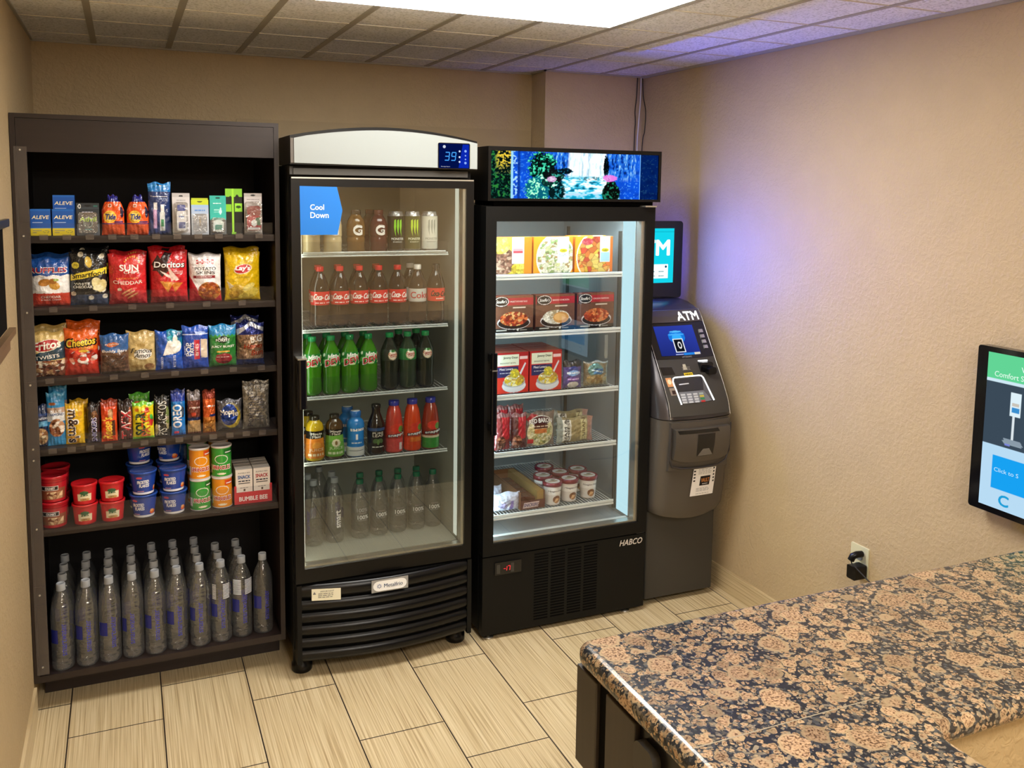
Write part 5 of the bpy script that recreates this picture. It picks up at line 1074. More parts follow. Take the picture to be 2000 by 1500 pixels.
dup(t0, (.082, -.455, z5+.0935), 'upper dark red soup bowl of the left front stack on the fifth shelf')
dup(t0, (.084, -.353, z5), 'lower dark red soup bowl of the second stack back, at the left'); dup(t0, (.084, -.353, z5+.0935), 'upper dark red soup bowl of the second stack back, at the left')
def camp(c): c.rect(-.18, .20, .20, .62, 'e8dcb8').food(.02, .28, .14, .08, ['c89858', 'e8d090', 'a8784a'], .008, 3).ell(0, .66, .12, .12, '2c5a38')
t0 = tub('soup_cup', .036, .041, .064, 'b01c24', 'cc2028', 'c01c26', camp, [('~', .0, .52, .10, .10, '2c5a38', dict(b=.02))], 'lower small red soup cup of the left pair', cat='soup cup', lidh=.008)
put(t0, .182, -.463, z5, 0); dup(t0, (.182, -.463, z5+.074), 'upper small red soup cup of the left pair')
dup(t0, (.272, -.463, z5), 'lower small red soup cup of the right pair'); dup(t0, (.272, -.463, z5+.074), 'upper small red soup cup of the right pair')
def flakes(c): c.rect(-1, 0, 1, .10, 'f0f0f2').rect(-1, .92, 1, 1, '1a3a8c').ell(.30, .22, .10, .10, 'e86a28').ell(.27, .30, .06, .07, 'f4b070').rect(.5, .3, .6, .8, 'c8d0e8').ell(-.22, .82, .08, .05, 'c84a5c').rect(-.3, .14, -.1, .17, 'e8a8a0')
t0 = tub('cereal_cup', .036, .046, .078, 'e8e8ea', '24489c', '1c3f9c', flakes, [('FROSTED', -.12, .62, .15, .15, 'f4f8ff', dict(b=.05, s=.12, r=.05)), ('FLAKES', -.09, .44, .13, .15, 'f4f8ff', dict(b=.05, s=.12, r=.05))], 'lower blue cereal cup of the left front stack', cat='cereal cup', lidh=.006)
put(t0, .378, -.462, z5, -.1); dup(t0, (.378, -.462, z5+.086), 'upper blue cereal cup of the left front stack', .35)
dup(t0, (.482, -.462, z5), 'lower blue cereal cup of the right front stack', .0); dup(t0, (.482, -.462, z5+.086), 'upper blue cereal cup of the right front stack', .05)
for k in range(3):
    dup(t0, (.368, -.360, z5+.086*k), ['bottom', 'middle', 'top'][k]+' blue cereal cup of the stack behind the left front stack', .9)
    dup(t0, (.474, -.360, z5+.086*k), ['bottom', 'middle', 'top'][k]+' blue cereal cup of the stack behind the right front stack', -.4)
def can(col, col2, name, lab):
    t = thing('chip_can', lab, 'chip can', (0, 0, 0), 0, g_tub); r, h = .0365, .112; cw = 2*PI*r
    c = Cv(cw, h, col, .0018); c.rect(-1, .0, 1, .03, 'ddd').rect(.08, .78, .42, .96, col2).rect(.12, .83, .38, .87, 'eee').rect(-.55, .14, -.36, .42, 'e4e4e0').rect(.44, .2, .6, .5, 'd8b060').ell(.0, .62, .22, .15, 'f4f0ea') 
    c.ell(0, .62, .20, .13, col).ell(0, .12, .15, .03, 'f0e8d0').lines(-.52, -.39, .16, .4, 6, '777', 2)
    S = cylS(r); S = lambda p, q, d: np.stack([(r+d)*np.sin(p/r), -(r+d)*np.cos(p/r), q+0*p], -1)
    m = MB().surf(S, c); TX(m, S, cw, h, [('PRINGLES', 0, .34, .30, .15, 'f8f4ee', dict(b=.08)), ('PRINGLES', 0, .34, .28, .12, 'c02c2c', dict(b=.04, d=.0014))]); m.build('tube', 'gloss', t)
    MB().lathe([(0, .0005), (r-.001, .0005)], 24, 'aaa', cap=False).lathe([(r+.0003, 0), (r+.0012, .0015), (r+.0003, .003)], 24, 'c8c8c8', cap=False).build('base', 'gloss', t)
    MB().lathe([(r+.0004, h-.001), (r+.0018, h+.001), (r+.0018, h+.006), (r-.002, h+.007), (r-.004, h+.004), (0, h+.004)], 28, 'dcd4d0', cap=False).build('lid', 'gloss', t)
    return t
a = can('e8921c', 'd84a20', 'o', 'orange chip can on top of the green can on the fifth shelf'); put(a, .576, -.463, z5+.1195, .1)
b = can('3a9a3a', '246a2c', 'g', 'green chip can below the orange can on the fifth shelf'); put(b, .576, -.463, z5, .2)
dup(b, (.655, -.463, z5+.1195), 'green chip can on top of the orange can on the fifth shelf', -.1); dup(a, (.655, -.463, z5), 'orange chip can below the green can on the fifth shelf', -.05)
for k, (x, l) in enumerate(((.573, 'left'), (.652, 'right'))):
    for j in range(2): dup((a, b)[(k+j) % 2], (x, -.375, z5+.1195*j), ('upper ' if j else 'lower ')+'chip can in the second row behind the '+l+' front can')
c = Cv(.062, .205, '1c4a9c').rect(-1, .8, 1, 1, '2a60b8').grain(3, .1)
put(bag('blue_pack', .062, .205, .03, c, [], 'plain blue pack standing behind the cereal cups and cans', 'snack pack', g_tub, seed=60, back='1a3a80'), .545, -.300, z5, 0)
t = thing('tuna_tray', 'red display tray holding the snack boxes at the right end of the fifth shelf', 'tray', (.768, -.482, z5), 0, g_tub)
m = MB().box(-.070, .070, .0, .002, 0, .046, 'c8303a').box(-.070, -.068, .002, .16, 0, .046, 'c8303a').box(.068, .070, .002, .16, 0, .046, 'c8303a').box(-.068, .068, .002, .16, 0, .0015, 'b82a34').box(-.070, -.062, 0, .002, .046, .072, 'c8303a').box(.062, .070, 0, .002, .046, .072, 'c8303a')
m.text(flat((0, 0, 0)), 'BUMBLE BEE', 0, .020, .105, .016, 'f4e8e4', bold=.05); m.build('tray_body', 'card', t)
for k in range(2):
    for j in range(4):
        w, h = .062, .132
        nm = ['front', 'second', 'third', 'rear'][j]+' white snack box in the '+['left', 'right'][k]+' row of the red tray'
        if j == 0:
            c = Cv(w, h, 'e8e0d8').rect(-.7, .58, .7, .61, '3a3a3a').food(0, .14, .5, .12, ['d8c0a0', 'e8d8b8', 'c8a880'], .01, 2, box=True).rect(-.1, .36, .15, .42, '4a3a20')
            sb = carton('snack_box', w, h, .034, c, [('BUMBLE BEE', 0, .90, .7, .035, '6a6460', dict(b=.02)), ('SNACK', 0, .78, .74, .10, ('2c5a98', 'b02c30')[k], dict(b=.05)), ('~', 0, .66, .7, .06, '2a3040', dict(b=.03, s=.1)), ('~', 0, .46, .5, .03, '8a8480')], nm, 'snack box', g_tub, 'd4ccc4', 'c8c0b8')
            sb.location = (.768-.033+.066*k, -.478, z5+.002)
        else:
            e = dup(sb, (.768-.033+.066*k, -.478+.037*j, z5+.002+.0*j), nm)

# ---- bottom shelf: clear water bottles
def water_bottle(r=.0375, h=.318, lab=''):
    t = thing('water_bottle', lab, 'water bottle', (0, 0, 0), 0, 'clear water bottles on the bottom of the cabinet')
    pr = [(.030, 0), (.0355, .004), (r, .012), (r, .030), (r-.0012, .034), (r, .038), (r, .052), (r-.0012, .056), (r, .060), (r, .120), (r, .208), (r-.0012, .222), (r-.0045, .238), (r-.0095, .254), (r-.0160, .270), (.0165, .281), (.0138, .288), (.0130, .294)]
    MB().lathe(pr, 28, cap=False).lathe([(0, .008), (.018, .006), (.030, .0)], 28, cap=False).build('bottle', 'clearbottle', t)
    MB().lathe([(.0145, .291), (.0152, .293), (.0152, .313), (.0142, .3155), (.0120, .3155), (.0118, .3145), (0, .3145)], 20, '9b9fa4', cap=False).lathe([(.0158, .290), (.0158, .2925)], 20, '8f9398').build('cap', 'matte', t)
    S = lambda p, q, d: np.stack([(r+.0006+d)*np.sin(p/r), -(r+.0006+d)*np.cos(p/r), q+0*p], -1)
    m = MB()
    m.text(S, 'smartwater', 0.002, .118, .118, .017, '3c3c9c', rot=PI/2, bold=.008, d=.0003)
    P, Q = np.meshgrid(np.linspace(-.052, -.018, 8), np.linspace(.105, .155, 2)); m.grid(S(P, Q, .0002), '20287c')
    m.build('label', 'gloss', t); return t
wx = [.094+.0781*k for k in range(10)]
words = ['first', 'second', 'third', 'fourth', 'fifth', 'sixth', 'seventh', 'eighth', 'ninth', 'last']
rw = ['front', 'second', 'third', 'rear']
proto = water_bottle(lab='clear water bottle in the front row, first from the left')
put(proto, wx[0], -.482, .1395, .12)
rots = [.12, .10, .25, -.15, .05, .1, -.1, .0, .1, .2]
nr = [4, 4, 4, 4, 4, 4, 4, 3, 3, 1]; rr = RS(5)
for k in range(10):
    for j in range(nr[k]):
        if k == 0 and j == 0: continue
        y = -.482+.090*j+(.012 if k > 7 else 0)+rr.uniform(-.003, .003)
        dup(proto, (wx[k]+rr.uniform(-.002, .002) + (.0 if j == 0 else (-.002)), y, .1395), 'clear water bottle in the %s row, %s from the left' % (rw[j], words[k]) if k < 9 else 'clear water bottle alone at the right end of the front row', rots[k] if j == 0 else rr.choice([0, PI/2, PI, -PI/2]))
# white striped labels seen turned on two bottles
wb = [o for o in bpy.data.objects if o.get('label') in ('clear water bottle in the front row, eighth from the left', 'clear water bottle in the front row, ninth from the left')]
for i, o in enumerate(wb):
    r = .0383; S = lambda p, q, d: np.stack([(r+d)*np.sin(p/r), -(r+d)*np.cos(p/r), q+0*p], -1); m = MB()
    for k in range(11):
        q0 = .175+.0055*k
        for a, b in (((-.040, -.022), (.004, .03)) if i == 0 else ((-.045, -.010), (.004, .040))):
            m.shape(S, [(a+(b-a)*t, q0) for t in np.linspace(0, 1, 5)]+[(a+(b-a)*t, q0+.003) for t in np.linspace(1, 0, 5)], 'd8dce4')
    m.build('barcode_print', 'gloss', o)

# ---- drink cooler contents
gz = ['drinks on the top cooler shelf', 'drinks on the second cooler shelf', 'drinks on the third cooler shelf', 'drinks on the fourth cooler shelf', 'bottles on the cooler floor']
FZ = [z+.0008 for z in FSH]+[.4448]
def lab_surf(rf, q0, q1, rm, bg, art, txt, name='label', parent=None, mat_='gloss', frac=1.0):
    h = q1-q0; cw = 2*PI*rm*frac; c = Cv(cw, h, bg, .0018); art and art(c)
    S = lambda p, q, d: np.stack([(rf(q+q0)+.0006+d)*np.sin(p/rm), -(rf(q+q0)+.0006+d)*np.cos(p/rm), q+q0+0*p], -1)
    m = MB().surf(S, c); TX(m, S, cw, h, txt); return m.build(name, mat_, parent)
def bottle(lab, prof, liquid, capc, capz, capr, label=None, mat_='juice', name='soda_bottle', group='', cat='soda bottle', neck=None):
    """prof: (r,z) list of the whole bottle; liquid fills it up to the neck"""
    t = thing(name, lab, cat, (0, 0, 0), 0, group)
    MB().lathe(prof, 26, liquid, cap=True).build('bottle', mat_, t)
    z0, z1 = capz
    MB().lathe([(capr, z0), (capr+.0006, z0+.002), (capr+.0006, z1-.002), (capr-.001, z1), (0, z1)], 20, capc, cap=True).build('cap', 'gloss', t)
    if label:
        q0, q1, bg, art, txt = label; zz = [z for r, z in prof]; rr_ = [r for r, z in prof]
        lab_surf(lambda q: np.interp(q, zz, rr_), q0, q1, .035, bg, art, txt, parent=t)
    return t
soda = [(.022, 0), (.030, .003), (.0345, .012), (.0355, .022), (.0350, .05), (.0338, .075), (.0350, .092), (.0355, .098), (.0355, .150), (.0345, .158), (.030, .175), (.022, .195), (.0155, .208), (.0125, .216), (.0125, .224)]
def coke_art(c): c.rect(-.48, .25, -.32, .7, 'c8a8a0').lines(-.47, -.33, .3, .68, 6, '8a2a2a', 2).rect(-1, 0, 1, .05, 'a81c22')
ck = bottle('red-capped cola bottle, first from the left on the second cooler shelf', soda, '1c0c0a', 'd42a2e', (.217, .236), .0142, (.090, .142, 'cf2228', coke_art, [('Coca-', -.12, .62, .16, .42, 'fbeeee', dict(s=.25, b=.05)), ('Cola', .24, .58, .15, .38, 'fbeeee', dict(s=.25, b=.05)), ('~', .05, .18, .28, .12, 'f4d8d8', dict(b=.02))]), group=gz[1])
put(ck, 1.020, -.535, FZ[1], .05)
names = ['second', 'third', 'fourth', 'fifth']
for k in range(4): dup(ck, (1.096+.0765*k, -.535+.002*(k % 2), FZ[1]), 'red-capped cola bottle, %s from the left on the second cooler shelf' % names[k], 0)
for k in range(4): dup(ck, (1.016+.0765*k+.012, -.462, FZ[1]), 'red-capped cola bottle in the second row, behind the %s front bottle' % ['first', 'second', 'third', 'fourth'][k], PI/2*k)
dk = bottle('diet cola bottle with silver label and white cap', soda, '1c0c0a', 'e8e6e2', (.217, .236), .0142, (.090, .142, 'c4c6c2', lambda c: c.rect(-1, 0, 1, .06, 'a8aaa8'), [('Coke', .0, .52, .34, .48, 'b8343a', dict(b=.03))]), group=gz[1])
put(dk, 1.407, -.535, FZ[1], 0)
zk = bottle('red cola bottle with black lettering at the right end of the second cooler shelf', soda, '1a0c0a', '1c1a1a', (.217, .236), .0142, (.090, .142, 'd83a30', None, [('Coca-', -.10, .60, .16, .42, '1a1010', dict(s=.25, b=.05)), ('Cola', .24, .56, .15, .38, '1a1010', dict(s=.25, b=.05)), ('~', .05, .2, .14, .14, 'f4d8d0')]), group=gz[1])
put(zk, 1.484, -.535, FZ[1], .0)
dup(dk, (1.398, -.462, FZ[1]), 'white-capped diet cola bottle in the second row of the second cooler shelf', 1.0)
# row 1: sports drinks and energy cans
sport = [(.030, 0), (.034, .003), (.0350, .012), (.0335, .030), (.035, .040), (.035, .055), (.0335, .060), (.035, .066), (.035, .105), (.033, .118), (.028, .130), (.021, .140), (.0185, .146)]
def gat(col, lab, cap): return bottle(lab, sport, col, cap, (.146, .164), .0195, (.064, .108, col, None, [('G', 0, .52, .14, .80, 'ece8e4', dict(b=.10)), ('G', 0, .52, .10, .40, col, dict(b=.0, d=.002))]), name='sports_drink_bottle', group=gz[0], cat='sports drink')
g1 = gat('4a1c1c', 'dark red sports drink, right of the two lettered ones on the top cooler shelf', '5a2424'); put(g1, 1.248, -.535, FZ[0], 0)
g2 = gat('6a4a22', 'brown-amber sports drink with a white letter, left of the dark red one', '3a2a1c'); put(g2, 1.160, -.535, FZ[0], 0)
g3 = gat('c8b48a', 'pale sports drink partly hidden under the blue sticker, left', 'e8e0d0'); put(g3, .988, -.535, FZ[0], 0)
dup(g3, (1.070, -.535, FZ[0]), 'pale sports drink partly hidden under the blue sticker, right', 0)
dup(g1, (1.236, -.460, FZ[0]), 'dark red sports drink in the second row of the top cooler shelf', 1)
def ecan(col, claw, txt, lab):
    t = thing('energy_drink_can', lab, 'energy drink can', (0, 0, 0), 0, gz[0])
    r, h = .0325, .160; rf = lambda q: np.interp(q, [0, .006, .012, .140, .150, .156], [.024, .030, r, r, .028, .0265])
    c = Cv(2*PI*r, .128, col, .0018); S = lambda p, q, d: np.stack([(r+.0005+d)*np.sin(p/r), -(r+.0005+d)*np.cos(p/r), q+.012+0*p], -1)
    MB().lathe([(.022, 0), (.024, .001), (.030, .006), (r, .012), (r, .140), (.028, .151), (.0268, .155), (.0268, .158), (.025, .158), (.0245, .155), (0, .155)], 24, 'a8a8a8' if col != '15160f' else '8a8a8a').build('can', 'foil2', t)
    m = MB().surf(S, c)
    for dx in (-.011, 0, .011): m.shape(S, [(dx-.003, .112), (dx+.003, .116), (dx+.004, .09), (dx+.0015, .07), (dx+.003, .055-abs(dx)*.5), (dx-.001, .066), (dx-.004, .085)], claw, .001)
    m.text(S, 'MONSTER', 0, .040, .050, .009, txt, bold=.02, d=.001).text(S, 'ENERGY', 0, .028, .036, .005, txt, bold=0, d=.001); m.build('print', 'gloss', t)
    return t
e1 = ecan('15160f', '8ad030', 'e8e8e0', 'black energy drink can with green claw mark, left'); put(e1, 1.318, -.535, FZ[0], 0)
e3 = ecan('4a4a20', 'b8d838', 'e8e8d0', 'olive energy drink can with green claw mark beside the white can'); put(e3, 1.386, -.535, FZ[0], 0)
e2 = ecan('d4d2c4', '9a9a90', '8a8a84', 'white energy drink can at the right end of the top cooler shelf'); put(e2, 1.456, -.535, FZ[0], 0)
# row 3: green sodas
def dew_art(c): c.poly([(-.5, .1), (.5, .7), (.5, .95), (-.4, .5)], '5ab84a').ell(.0, .1, .12, .1, 'c8e8a0').ell(-.35, .85, .05, .12, 'e8f4e0').ell(.33, .12, .08, .08, 'd0ecb0')
dw = bottle('green citrus soda bottle with red lettering, first from the left on the third cooler shelf', [(r, z*.96) for r, z in soda], '3a7c12', '1fa05a', (.208, .226), .0148, (.112, .162, '1c7a30', dew_art, [('Mtn', -.02, .74, .16, .42, 'f0f4ea', dict(b=.06, s=.3, r=.25)), ('DEW', .02, .40, .32, .50, 'f4f4ee', dict(b=.09, s=.3, r=.3)), ('DEW', .02, .40, .29, .42, 'c8242c', dict(b=.04, s=.3, r=.3, d=.002))]), group=gz[2])
put(dw, .988, -.535, FZ[2], 0)
for k in range(3): dup(dw, (1.060+.0735*k, -.535, FZ[2]), 'green citrus soda bottle with red lettering, %s from the left on the third cooler shelf' % names[k], .05)
for k in range(4): dup(dw, (.984+.0735*k, -.462, FZ[2]), 'green citrus soda bottle in the second row, behind the %s front one' % ['first', 'second', 'third', 'fourth'][k], 0)
def ga(bg, lab, liq='20261c'): return bottle(lab, [(r, z*.96) for r, z in soda], liq, '1fa05a', (.208, .226), .0148, (.118, .162, bg, lambda c: c.ell(0, .5, .17, .42, 'd8c8a8').ell(0, .5, .14, .34, 'f0e8d8').ell(0, .88, .12, .1, '3a7a3a'), [('Canada', -.0, .60, .16, .20, 'b8342c', dict(b=.03)), ('Dry', .03, .38, .12, .22, 'b8342c', dict(b=.03))]), group=gz[2])
a = ga('2a3028', 'dark ginger ale bottle with green cap, left of three on the third cooler shelf'); put(a, 1.292, -.535, FZ[2], .15)
b = ga('2c7a40', 'ginger ale bottle with bright green label, middle of three on the third cooler shelf', '2a3a28'); put(b, 1.366, -.535, FZ[2], .1)
dup(a, (1.440, -.535, FZ[2]), 'dark ginger ale bottle with green cap at the right end of the third cooler shelf', .0)
dup(a, (1.350, -.462, FZ[2]), 'ginger ale bottle in the second row behind the middle one', 1); dup(a, (1.424, -.462, FZ[2]), 'ginger ale bottle in the second row behind the right one', 1)
# row 4: juices and teas
jug = [(.030, 0), (.036, .004), (.0372, .014), (.0372, .045), (.0335, .085), (.0315, .098), (.034, .104), (.0345, .118), (.034, .130), (.030, .142), (.020, .152), (.0175, .156)]
def juice(col, lab, lc, art, txt, lower): return bottle(lab, jug, col, '2a2418', (.156, .172), .0185, (.012, .118, lc, art, txt), name='juice_bottle', group=gz[3], cat='juice bottle')
oj = juice('c8a81c', 'orange juice bottle with black and white name band left on the fourth cooler shelf', 'd8802a', lambda c: c.rect(-1, .72, 1, 1, '1a1816').ell(0, .48, .16, .12, 'f0a03c').grain(2, .12), [('Minute', 0, .90, .20, .09, 'f4f0e8', dict(b=.05)), ('Maid', 0, .79, .15, .09, 'f4f0e8', dict(b=.05)), ('JUICE', 0, .30, .26, .13, 'f4dcb0', dict(b=.0)), ('~', 0, .13, .30, .15, 'f4dcb0', dict(b=.0))], 0)
put(oj, .994, -.535, FZ[3], .05); dup(oj, (.984, -.458, FZ[3]), 'orange juice bottle in the second row at the left', .0)
aj = juice('4a3418', 'apple juice bottle with green label beside the orange juice', '6aa83a', lambda c: c.rect(-1, .76, 1, 1, '16160f').ell(0, .50, .15, .14, 'e8e0c0').ell(.0, .50, .05, .08, '8a6a3a').grain(3, .12), [('Minute', 0, .93, .20, .08, 'f4f0e8', dict(b=.05)), ('Maid', 0, .83, .15, .08, 'f4f0e8', dict(b=.05)), ('JUICE', 0, .30, .24, .12, 'e4f4c8', dict(b=.0)), ('~', 0, .13, .28, .15, 'e4f4c8', dict(b=.0))], 0)
put(aj, 1.071, -.535, FZ[3], 0)
mk = [(.030, 0), (.034, .003), (.035, .010), (.035, .035), (.0325, .045), (.0325, .105), (.0345, .118), (.033, .135), (.026, .145), (.020, .150), (.0198, .156)]
bl = bottle('bright blue milk drink bottle with white lid on the fourth cooler shelf', mk, '1f7ac8', '1c68b8', (.156, .178), .0212, (.004, .128, '2080d0', lambda c: c.rect(-1, 0, 1, .28, 'e4e8e8').rect(-.3, .17, .25, .19, '333').rect(-.05, .52, .03, .70, 'f0f4f8'), [('~', .02, .84, .28, .14, 'f0f6fc', dict(b=.04)), ('~', -.02, .42, .2, .07, 'c8e0f4', dict(b=.02))]), name='milk_drink_bottle', group=gz[3], cat='milk drink')
put(bl, 1.154, -.535, FZ[3], 0)
MB().lathe([(.018, .1785), (.0175, .1795), (0, .1795)], 18, 'e8f0f4').build('lid_disc', 'gloss', bl)
dup(bl, (1.140, -.456, FZ[3]), 'blue milk drink bottle in the second row behind the bright blue one', 0)
tea = [(.030, 0), (.034, .004), (.0345, .012), (.033, .02), (.0345, .03), (.0345, .11), (.033, .122), (.024, .145), (.0165, .165), (.0160, .182)]
pt = bottle('dark iced tea bottle with leaf label on the fourth cooler shelf', tea, '1c120e', '141212', (.182, .198), .0175, (.022, .108, '14100e', lambda c: c.rect(-1, .86, 1, 1, '2c4a78').ell(-.1, .40, .10, .10, '4a6a3c', .5).ell(.1, .40, .10, .10, '4a6a3c', -.5).ell(0, .34, .05, .13, '6a8a4a'), [('PURE', 0, .76, .20, .10, 'd8d4cc', dict(b=.02)), ('LEAF', 0, .64, .20, .10, 'd8d4cc', dict(b=.02)), ('~', 0, .12, .22, .08, 'e8e8e0', dict(b=.02))]), name='tea_bottle', group=gz[3], cat='tea bottle')
put(pt, 1.237, -.535, FZ[3], 0)
sn = [(.030, 0), (.0345, .003), (.0352, .012), (.0352, .100), (.0335, .122), (.030, .150), (.026, .170), (.0205, .182), (.019, .188)]
def snap(col, bands, lab, rz=0, x=0):
    def art(c):
        for r_ in bands: c.rect(*r_)
        c.ell(.05, .84, .26, .16, 'c83a2c').ell(.2, .80, .12, .12, '5a8a3a').grain(4, .15)
    o = bottle(lab, sn, col, '2a34a0', (.188, .208), .0205, (.006, .118, col, art, [('snapple', .05, .60, .36, .15, '12203c', dict(b=.13, s=.1, r=.12)), ('snapple', .05, .60, .33, .11, 'f6f6f4', dict(b=.05, s=.1, r=.12, d=.002))]), name='fruit_drink_bottle', group=gz[3], cat='fruit drink')
    return put(o, x, -.535, FZ[3], rz)
snap('b83c30', [(-1, 0, 1, .46, 'd8504c'), (.12, .05, .26, .32, 'e4e4e8')], 'red-pink fruit drink with blue cap, left of three right on the fourth cooler shelf', 0, 1.310)
snap('c8421c', [(-1, 0, 1, .46, 'e0481c'), (-.2, .3, .4, .46, 'e87a28')], 'orange fruit drink with blue cap, middle of three on the fourth cooler shelf', .15, 1.386)
snap('8a3020', [(-1, 0, 1, .38, '3a9a3c'), (-1, .38, 1, .46, 'e8d8b8')], 'red and green fruit drink at the right end of the fourth cooler shelf', 0, 1.463)
# floor: clear bottles
def clear_soda(lab):
    t = thing('water_bottle', lab, 'water bottle', (0, 0, 0), 0, gz[4])
    pr = [(.028, 0), (.034, .004), (.0365, .014), (.0365, .05), (.035, .056), (.0365, .062), (.0365, .14), (.034, .165), (.026, .195), (.016, .215), (.0135, .222), (.0135, .226)]
    MB().lathe(pr, 26, cap=False).lathe([(0, .008), (.016, .006), (.028, 0)], 24, cap=False).build('bottle', 'clearbottle', t)
    MB().lathe([(.0148, .224), (.0152, .226), (.0152, .241), (.0142, .243), (0, .243)], 18, '14684a').build('cap', 'gloss', t)
    S = lambda p, q, d: np.stack([(.0371+d)*np.sin(p/.0365), -(.0371+d)*np.cos(p/.0365), q+0*p], -1)
    m = MB().text(S, 'MADE WITH', 0, .108, .030, .005, 'c8b8b8', bold=0).text(S, '100%', .002, .092, .046, .016, 'eef0f2', bold=.03).text(S, 'RECYCLED', 0, .079, .036, .004, 'c8c8c8', bold=0)
    m.build('print', 'gloss', t); return t
cb = clear_soda('clear bottle with green cap and white print, first from the left on the cooler floor'); put(cb, 1.200, -.412, FZ[4], .1)
gx = [1.200, 1.282, 1.364, 1.446, 1.520]
for k in range(1, 5): dup(cb, (gx[k], -.412+.004*k, FZ[4]), 'clear bottle with green cap and white print, %s from the left on the cooler floor' % ['', 'second', 'third', 'fourth', 'fifth'][k], .1-.05*k)
for k in range(4): dup(cb, (gx[k]+.02, -.332, FZ[4]), 'green-capped clear bottle in the second row of the cooler floor, behind the %s' % ['first', 'second', 'third', 'fourth'][k], PI/2*k)
def tallw(lab, x, y, rz):
    o = dup(proto, (x, y, FZ[4]), lab, rz, gz[4]); o.scale = (.95, .95, .84); return o
a = tallw('tall clear water bottle with grey cap at the left end of the cooler floor', 1.008, -.425, -.9)
b = tallw('tall clear water bottle with grey cap and white vertical lettering on the cooler floor', 1.094, -.420, 2.6)
S = lambda p, q, d: np.stack([(.0383+d)*np.sin(p/.0375-2.6), -(.0383+d)*np.cos(p/.0375-2.6), q+0*p], -1)
MB().text(S, 'smart', .008, .120, .085, .020, 'f0f2f4', rot=PI/2, bold=.05).build('lettering', 'gloss', b)
tallw('tall clear water bottle in the second row behind the left one', 1.000, -.340, 1.5); tallw('tall clear water bottle in the second row behind the lettered one', 1.100, -.340, 2); tallw('tall clear water bottle in the third row of the cooler floor', 1.064, -.255, 2)

# ---- freezer contents
hz = ['frozen meals on the top freezer shelf', 'frozen meals on the second freezer shelf', 'frozen breakfasts on the third freezer shelf', 'frozen snacks on the fourth freezer shelf', 'ice cream on the lowest freezer shelf']
ZZ = [z+.0045 for z in ZSH]; ZZ[4] = ZSH[4]+.0045
def lean(w, bg, foods, box, sign, lab, group):
    h = .152; c = Cv(w, h, bg, .0018)
    foods(c); u0, u1 = box; c.rect(u0, .28, u1, 1, 'f4f4f2').rect(u0, .28, u1, .30, 'd8e4ec')
    if sign == 'r': c.rect(u0+.06, .56, u1-.06, .70, 'c8384c').rect(u0+.06, .63, u1-.06, .70, 'e8a0a8').lines(u0+.06, u1-.1, .32, .48, 5, '9ab8d0', 3)
    else: c.ell((u0+u1)/2, .62, .20, .055, 'e8d42a').lines(u0+.08, u1-.1, .46, .56, 2, '9ab0c8', 3)
    if sign == 'b': c.rect(u0+.03, .30, u1-.03, .55, 'a8d4e8')
    um = (u0+u1)/2
    return carton('frozen_meal_box', w, h, .030, c, [('Lean', um, .90, .15, .075, '8a8c90', dict(b=.0)), ('CUISINE', um, .81, .14, .035, 'a8aaac', dict(b=.0))]+([('Comfort', um, .62, .13, .05, '4a4a20', dict(b=.02))] if sign != 'r' else []), lab, 'frozen meal', group, 'd8742a', 'e07c30')
o = lean(.185, 'e8c84a', lambda c: c.food(-.5, .35, .75, .38, ['7a5040', '9a7060', 'c8a890', '5a3830'], .009, 3).food(-.55, .8, .5, .25, ['e8d060', 'd8b848', 'f0e080'], .012, 4).food(.35, .14, .35, .16, ['e8d048', 'c8b030', 'f0e060'], .012, 5).rect(.62, 0, 1, 1, 'e8841c'), (.02, .62), 'r', 'frozen meal box with brown meat and yellow pasta left on the top freezer shelf', hz[0])
put(o, 1.808, -.545, ZZ[0], 0)
o = lean(.183, 'f0941c', lambda c: c.ell(.12, .42, .98, .66, 'f0ece0').food(.12, .42, .92, .60, ['f0ead0', 'e0dcc0', 'c8c890', '8aa060', 'e8e0c8', 'a88858'], .010, 7), (.22, .80), 'y', 'frozen meal box with pale pasta and greens mid on the top freezer shelf', hz[0])
put(o, 2.000, -.545, ZZ[0], 0)
o = lean(.183, 'f0941c', lambda c: c.ell(.05, .42, .98, .70, 'f4ecd8').food(.05, .42, .92, .64, ['e8b840', 'd87030', 'e0a050', 'c84830', 'f0d070'], .020, 9).food(-.35, .86, .3, .1, ['c83848', 'd85860'], .012, 3).rect(.86, 0, 1, 1, 'd8702a'), (.32, .86), 'b', 'frozen meal box with ravioli in red sauce right on the top freezer shelf', hz[0])
put(o, 2.194, -.545, ZZ[0], 0)
dup(o, (2.18, -.505, ZZ[0]+.002), 'orange frozen meal box behind the right one on the top freezer shelf', 0)
